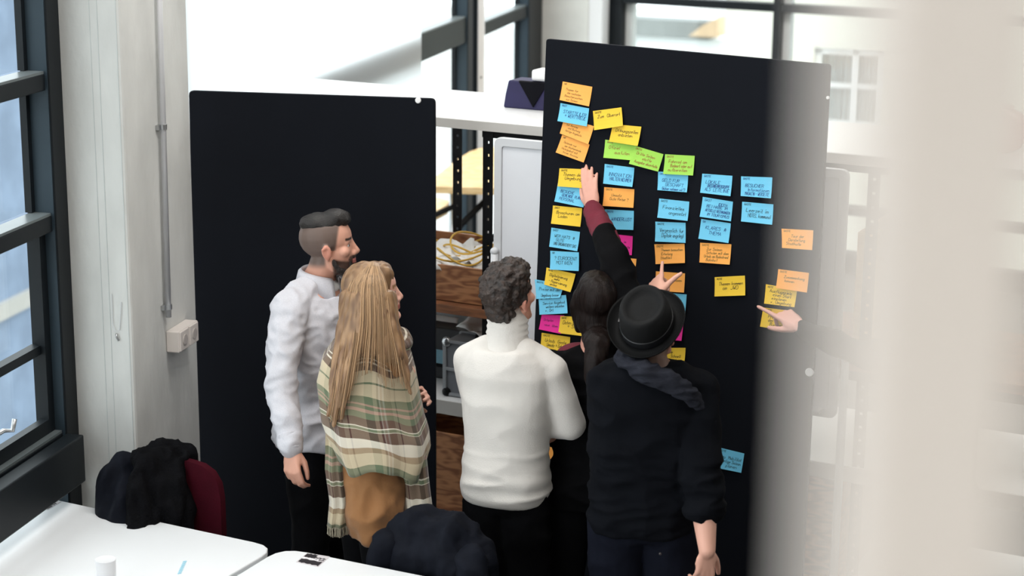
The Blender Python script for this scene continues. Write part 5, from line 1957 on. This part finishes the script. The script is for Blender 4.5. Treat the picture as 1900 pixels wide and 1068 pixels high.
for k in range(5):
    f = 0.30 + 0.62 * k / 4
    m.ell(tuple(nb.lerp(hb, f)), (0.083 - 0.006 * f, 0.083 - 0.006 * f, 0.011), n=24)
C.garment('roll_neck', m, WOOL, 0.006, 2)
m = MB()
C.torso(m, 0.006, 0.84, 1.02)
C.legs(m, 0.016, 0.085)
C.garment('trousers', m, TROU, 0.010, 5, [((0.012, (6, 6, 10)), dict(ridge=True, seed=21.0))])
C.shoes(BLACKSHOE)

# ------------------------------------------------------------------ woman reaching up to the board
BURGK = pm('burgundy_knit', (104, 18, 40), 0.85, var=0.15, scale=30, bump=0.1, bscale=120)
BLK = pm('black_jersey', (11, 11, 13), 0.9, spec=0.08, var=0.25, scale=10, bump=0.12, bscale=60)
D = Person('woman with long dark hair in a black top, one hand pressed high on the board', (1106, 566, 6.86), math.radians(-6), 1.63, fem=True, headrot=(math.radians(8), math.radians(10), 0))
sr, sl = D.px(1158, 566, 6.84), D.P(-0.165, 0, 1.40)
hit = RB.pt(1092, 352, 0.018)
wr_r = D.Mi @ (RB.pt(1099, 388, 0.05))
el_r = D.px(1143, 478, 6.90)
el_l = D.P(-0.22, 0.06, 1.12)
wr_l = D.P(-0.10, 0.20, 1.05)
flat = ((0.05, 0.12, 0.12), (0.05, 0.12, 0.12), (0.08, 0.14, 0.12), (0.10, 0.16, 0.12))
tip = D.Mi @ RB.pt(1090, 312, 0.012)
hr = basis(wr_r, tip - wr_r, D.wd(RB.n))
hl = basis(wr_l, (1, 0.3, 0), (0, 1, 0))
D.skin([[sr, el_r, wr_r], [sl, el_l, wr_l]], [(hr, -1, flat, {'spread': (0.04, 0.0, -0.04, -0.10), 'k': 0.92, 'thumb': ((0.55, 0.75, -0.2), (0.2, 0.95, -0.2), (0.0, 0.97, -0.1))}), (hl, 1, relax, {})])
D.colour((214, 160, 142), (30, 22, 20))
D.eyes()
m = MB()
Mh = D.head
m.ell((0, -0.022, 0.050), (0.088, 0.106, 0.092), Mh)
m.ell((0, 0.025, 0.09), (0.070, 0.066, 0.046), Mh)
m.ell((0, -0.05, -0.04), (0.084, 0.070, 0.09), Mh)
for q in (-1, 1):
    m.chain([(q * 0.074, 0.014, 0.04), (q * 0.080, 0.0, 0.0), (q * 0.078, -0.004, -0.03), (q * 0.066, -0.02, -0.09)], (0.020, 0.027, 0.024, 0.022), Mh, 10)
pt = [D.head @ Vector((0, -0.07, -0.10)), D.px(1108, 640, 6.70), D.px(1104, 668, 6.68), D.px(1100, 700, 6.68), D.px(1098, 730, 6.69)]
m.chain(pt, (0.055, 0.046, 0.040, 0.030, 0.012), n=12)
DH = pm('hair_dark_straight', (28, 20, 18), 0.45, var=0.45, scale=26, stretch=(5, 5, 0.5), bump=0.3, bscale=50, spec=0.15)
hd_ = D.garment('hair', m, DH, 0.006, 4)
folds(hd_, 0.0045, (60, 60, 6), seed=4)
m = MB()
D.torso(m, 0.022, 0.84, 1.462)
m.chain([D.P(-0.16, 0, 1.395), D.P(0, -.012, 1.43), sr], (0.062, 0.066, 0.066))
ca = el_r.lerp(wr_r, 0.42)
m.chain([sr, sr.lerp(el_r, .5), el_r, ca], (0.076, 0.066, 0.054, 0.048))
m.chain([sl, el_l, wr_l], (0.066, 0.056, 0.044))
D.garment('cardigan', m, BLK, 0.008, 5, [((0.014, (7, 7, 12)), dict(ridge=True, seed=31.0))])
m = MB()
m.chain([el_r.lerp(wr_r, .3), el_r.lerp(wr_r, .7), wr_r.lerp(el_r, .02)], (0.044, 0.043, 0.036))
D.garment('red_sleeve', m, BURGK, 0.007, 3, [((0.008, (14, 14, 20)), dict(ridge=True, seed=3.0))])['label'] = 'burgundy sleeve'
m = MB().ell(tuple(D.P(-0.06, 0.02, 1.44)), (0.09, 0.075, 0.05))
D.garment('red_collar', m, BURGK, 0.008, 3)
m = MB()
D.torso(m, 0.006, 0.84, 0.92)
D.legs(m, 0.014)
D.garment('trousers', m, TROU, 0.010, 4)
D.shoes(BLACKSHOE)

# ------------------------------------------------------------------ man in the black hat
E_ = Person('man in a black hat, grey scarf and black sweater, pointing with raised hand', (1206, 622, 6.42), math.radians(-6), 1.74, headrot=(math.radians(-10), math.radians(24), math.radians(-3)), headoff=(0, 0.02, 1.60))
sr, sl = E_.px(1292, 722, 6.44), E_.px(1128, 708, 6.44)
el_r = E_.px(1303, 900, 6.36)
wr_r = E_.px(1312, 1020, 6.32)
wr_l = E_.px(1217, 547, 6.89)
el_l = E_.px(1176, 690, 6.80)
hr = basis(wr_r, E_.px(1306, 1085, 6.36) - wr_r, E_.wd((0.3, -0.95, 0)))
point = ((0.05, 0.05, 0.05), (1.15, 1.3, 0.7), (1.3, 1.4, 0.8), (1.35, 1.4, 0.8))
tipE = E_.Mi @ RB.pt(1220, 488, 0.03)
tipw = E_.px(1219, 486, 7.02)
hl = basis(wr_l, tipw - wr_l, E_.wd((-0.55, -0.80, 0.15)))
E_.skin([[sr, sr.lerp(el_r, .6), el_r, el_r.lerp(wr_r, .40), wr_r], [sl, el_l, wr_l]], [(hr, -1, relax, {}), (hl, 1, point, {'k': 0.95, 'spread': (-0.06, 0.0, 0.0, 0.0), 'thumb': ((0.55, 0.75, -0.25), (0.75, 0.6, -0.2), (0.9, 0.35, -0.2))})])


def shorthair(h, rgb, near):
    y, z = h[:, 1], h[:, 2]
    m = near * sst(-0.006, -0.02, y) * sst(-0.085, -0.06, z) * (np.abs(h[:, 0]) < 0.077)
    return rgb * (1 - 0.85 * m[:, None]) + L3((60, 48, 42)) * (0.85 * m[:, None])


E_.colour((222, 170, 150), (60, 46, 40), shorthair)
E_.eyes()
FELT = pm('black_felt', (13, 14, 15), 0.75, var=0.15, scale=20, bump=0.1, bscale=160, spec=0.2)
hm = E_.head @ Matrix.Translation((0, -0.012, 0.055)) @ Matrix.Rotation(math.radians(13), 4, 'X') @ Matrix.Scale(1.0, 4)
prof_in = []
NH = 48


def hat_ring(rx, ry, z, curlup=0.0, dy=0.0, pinch=0.0):
    out = []
    for j in range(NH):
        a = 2 * PI * j / NH
        px_ = 1 - pinch * max(0, math.sin(a)) ** 2 * abs(math.cos(a)) ** 0.5
        out.append((math.cos(a) * rx * px_, math.sin(a) * ry + dy, z + curlup * (abs(math.cos(a)) ** 2)))
    return out


crown_rings = [hat_ring(.088, .104, 0.0), hat_ring(.089, .105, 0.03), hat_ring(.086, .102, 0.07), hat_ring(.080, .096, 0.098, pinch=.06), hat_ring(.074, .089, 0.108, pinch=.08), hat_ring(.066, .080, 0.109, pinch=.1), hat_ring(.056, .068, 0.102, pinch=.1), hat_ring(.048, .058, 0.094, pinch=.1), hat_ring(.03, .038, 0.096), hat_ring(.006, .008, 0.098)]
m = MB().loft(crown_rings, True, hm)
build('hat_crown', m, FELT, E_.e, smooth=True)
br_rings = [hat_ring(.086, .102, -.004), hat_ring(.104, .120, -.007, .003), hat_ring(.122, .138, -.004, .012), hat_ring(.131, .147, .004, .020), hat_ring(.134, .150, .010, .024), hat_ring(.1335, .1495, .014, .024), hat_ring(.130, .146, .008, .020), hat_ring(.121, .137, .001, .012), hat_ring(.104, .120, -.002, .003), hat_ring(.086, .102, .002)]
m = MB().loft(br_rings + [br_rings[0]], False, hm)
build('hat_brim', m, FELT, E_.e, smooth=True)
m = MB().loft([hat_ring(.0895, .1055, .002), hat_ring(.0915, .1075, .004), hat_ring(.0915, .1075, .030), hat_ring(.0895, .1055, .032)], False, hm)
m.box((-0.092, 0.0, 0.017), (0.006, 0.03, 0.028), hm)
build('hat_band', m, pm('black_ribbon', (22, 23, 26), 0.45, var=0.1), E_.e, smooth=False)
NAVYJ = pm('black_navy_jersey', (12, 14, 19), 0.92, spec=0.08, var=0.2, scale=8, bump=0.12, bscale=70)
m = MB()
E_.torso(m, 0.026, 0.90, 1.462)
m.chain([sl, E_.P(-.09, -.02, 1.40), E_.P(.09, -.02, 1.40), sr], (0.068, 0.075, 0.075, 0.068))
rings = [ring(*E_.P(0, cy, z).to_tuple()[:2], z * E_.k, rx * E_.k, ry * E_.k) for z, rx, ry, cy in ((0.875, .190, .140, -.01), (0.93, .196, .146, -.01), (1.05, .194, .142, 0), (1.18, .198, .142, 0), (1.30, .198, .138, 0))]
m.loft(rings)
m.chain([sr, sr.lerp(el_r, .5), el_r, el_r.lerp(wr_r, .30)], (0.074, 0.074, 0.072, 0.068))
m.chain([sl, sl.lerp(el_l, .5), el_l, el_l.lerp(wr_l, .5)], (0.072, 0.066, 0.058, 0.052))
E_.garment('sweater', m, NAVYJ, 0.008, 6, [((0.014, (6, 6, 10)), dict(ridge=True, seed=41.0)), ((0.010, (9, 9, 26)), dict(ridge=True, seed=13.0, mask=band_fold(0.88, 1.15)))])
SCARF = pm('charcoal_scarf', (42, 44, 52), 0.9, spec=0.1, var=0.25, scale=50, stretch=(1, 1, 4), bump=0.35, bscale=130)
m = MB()
m.chain([E_.px(1158, 664, 6.40), E_.px(1172, 676, 6.33), E_.px(1200, 690, 6.29), E_.px(1238, 705, 6.29), E_.px(1272, 726, 6.31), E_.px(1300, 752, 6.38), E_.px(1318, 790, 6.50)], (0.032, 0.036, 0.037, 0.035, 0.031, 0.026, 0.018), n=12)
m.chain([E_.px(1158, 664, 6.40), E_.px(1170, 668, 6.52), E_.px(1210, 672, 6.56), E_.px(1240, 690, 6.50), E_.px(1272, 722, 6.36)], (0.032, 0.032, 0.030, 0.028, 0.024), n=12)
sc_ = E_.garment('scarf', m, SCARF, 0.007, 4)
folds(sc_, 0.012, (14, 14, 40), ridge=True, seed=6)
JEAN = pm('navy_denim', (20, 23, 34), 0.9, spec=0.1, var=0.2, scale=12, bump=0.15, bscale=200)
m = MB()
E_.torso(m, 0.012, 0.84, 1.02)
E_.legs(m, 0.022)
E_.garment('jeans', m, JEAN, 0.010, 5, [((0.010, (6, 6, 10)), dict(ridge=True, seed=51.0))])
p_ = E_.px(1225, 1027, 6.255)
build('rivet', MB().ell(tuple(p_), (0.0045, 0.0045, 0.0045)), pm('dull_rivet', (60, 56, 56), 0.5, metal=0.4), E_.e)
E_.shoes(BLACKSHOE)

# ------------------------------------------------------------------ person behind the cream post, arm stretched to the board
F = Person('person in a dark top behind the cream post, pointing at a yellow note', (1742, 560, 6.62), math.radians(62), 1.72, headrot=(math.radians(4), 0, 0))
sr, sl = F.P(0.185, 0, 1.40), F.P(-0.185, 0, 1.40)
sl = F.px(1704, 668, 6.72)
wr = F.px(1486, 606, 6.90)
el = F.px(1592, 655, 6.80)
el_r, wr_r = F.P(-0.25, 0.02, 1.10), F.P(-0.22, 0.12, 0.9)
sr = F.P(-0.185, 0, 1.40)
tipF = F.Mi @ RB.pt(1421, 556, 0.010)
hl = basis(wr, F.Mi @ RB.pt(1424, 560, 0.02) - wr, F.wd((0.15, -0.75, 0.65)))
pointF = ((0.02, 0.04, 0.02), (1.0, 0.9, 0.4), (1.1, 1.0, 0.5), (1.2, 1.0, 0.5))
hr = basis(wr_r, (0, 0.1, -1), (1, 0.2, 0))
F.skin([[sl, el, wr], [sr, el_r, wr_r]], [(hl, -1, pointF, {'thumb': ((0.5, 0.8, -0.35), (0.25, 0.9, -0.4), (0.1, 0.9, -0.45))}), (hr, 1, relax, {})])
F.colour((214, 166, 152), (50, 40, 34))
F.eyes()
m = MB()
m.ell((0, -0.024, 0.054), (0.083, 0.102, 0.088), F.head)
m.ell((0, 0.02, 0.094), (0.068, 0.068, 0.042), F.head)
m.ell((0, -0.066, -0.01), (0.064, 0.044, 0.066), F.head)
F.garment('hair', m, CH_, 0.007, 3, [((0.008, (50, 50, 20)), dict(seed=3.0))])
m = MB()
F.torso(m, 0.018, 0.84, 1.462)
m.chain([sl, F.P(0, -.012, 1.425), sr], (0.062, 0.064, 0.064))
m.chain([sl, sl.lerp(el, .5), el, wr.lerp(el, .04)], (0.066, 0.060, 0.052, 0.036))
m.chain([sr, el_r, wr_r], (0.066, 0.056, 0.042))
F.garment('sweater', m, BLK, 0.009, 5, [((0.012, (7, 7, 12)), dict(ridge=True, seed=61.0))])
m = MB()
F.torso(m, 0.006, 0.84, 1.02)
F.legs(m, 0.016)
F.garment('trousers', m, TROU, 0.010, 4)
F.shoes(BLACKSHOE)

# ================================================================== MEZZANINE AND ITS POST (close to the camera)
MZ = 1.72
struct(build('trim_5', MB().box((1.5, -2.2, MZ - 0.1), (9, 4.9, 0.2)), WALLM))
rp = thing('railing_post', 'cream painted post close in front of the camera, blurred at the right', 'post', (0.0808, 0.35, MZ))
pl_ = rrect(-0.0199, 0.0199, -0.0115, 0.0115, 0.003)
build('shaft', MB().prism([tuple(v) for v in pl_], 0.006, 2.78), POSTM, rp)
build('base_plate', MB().box((0, 0, 0.004), (0.1, 0.1, 0.008)), POSTM, rp, bevel=0.002)
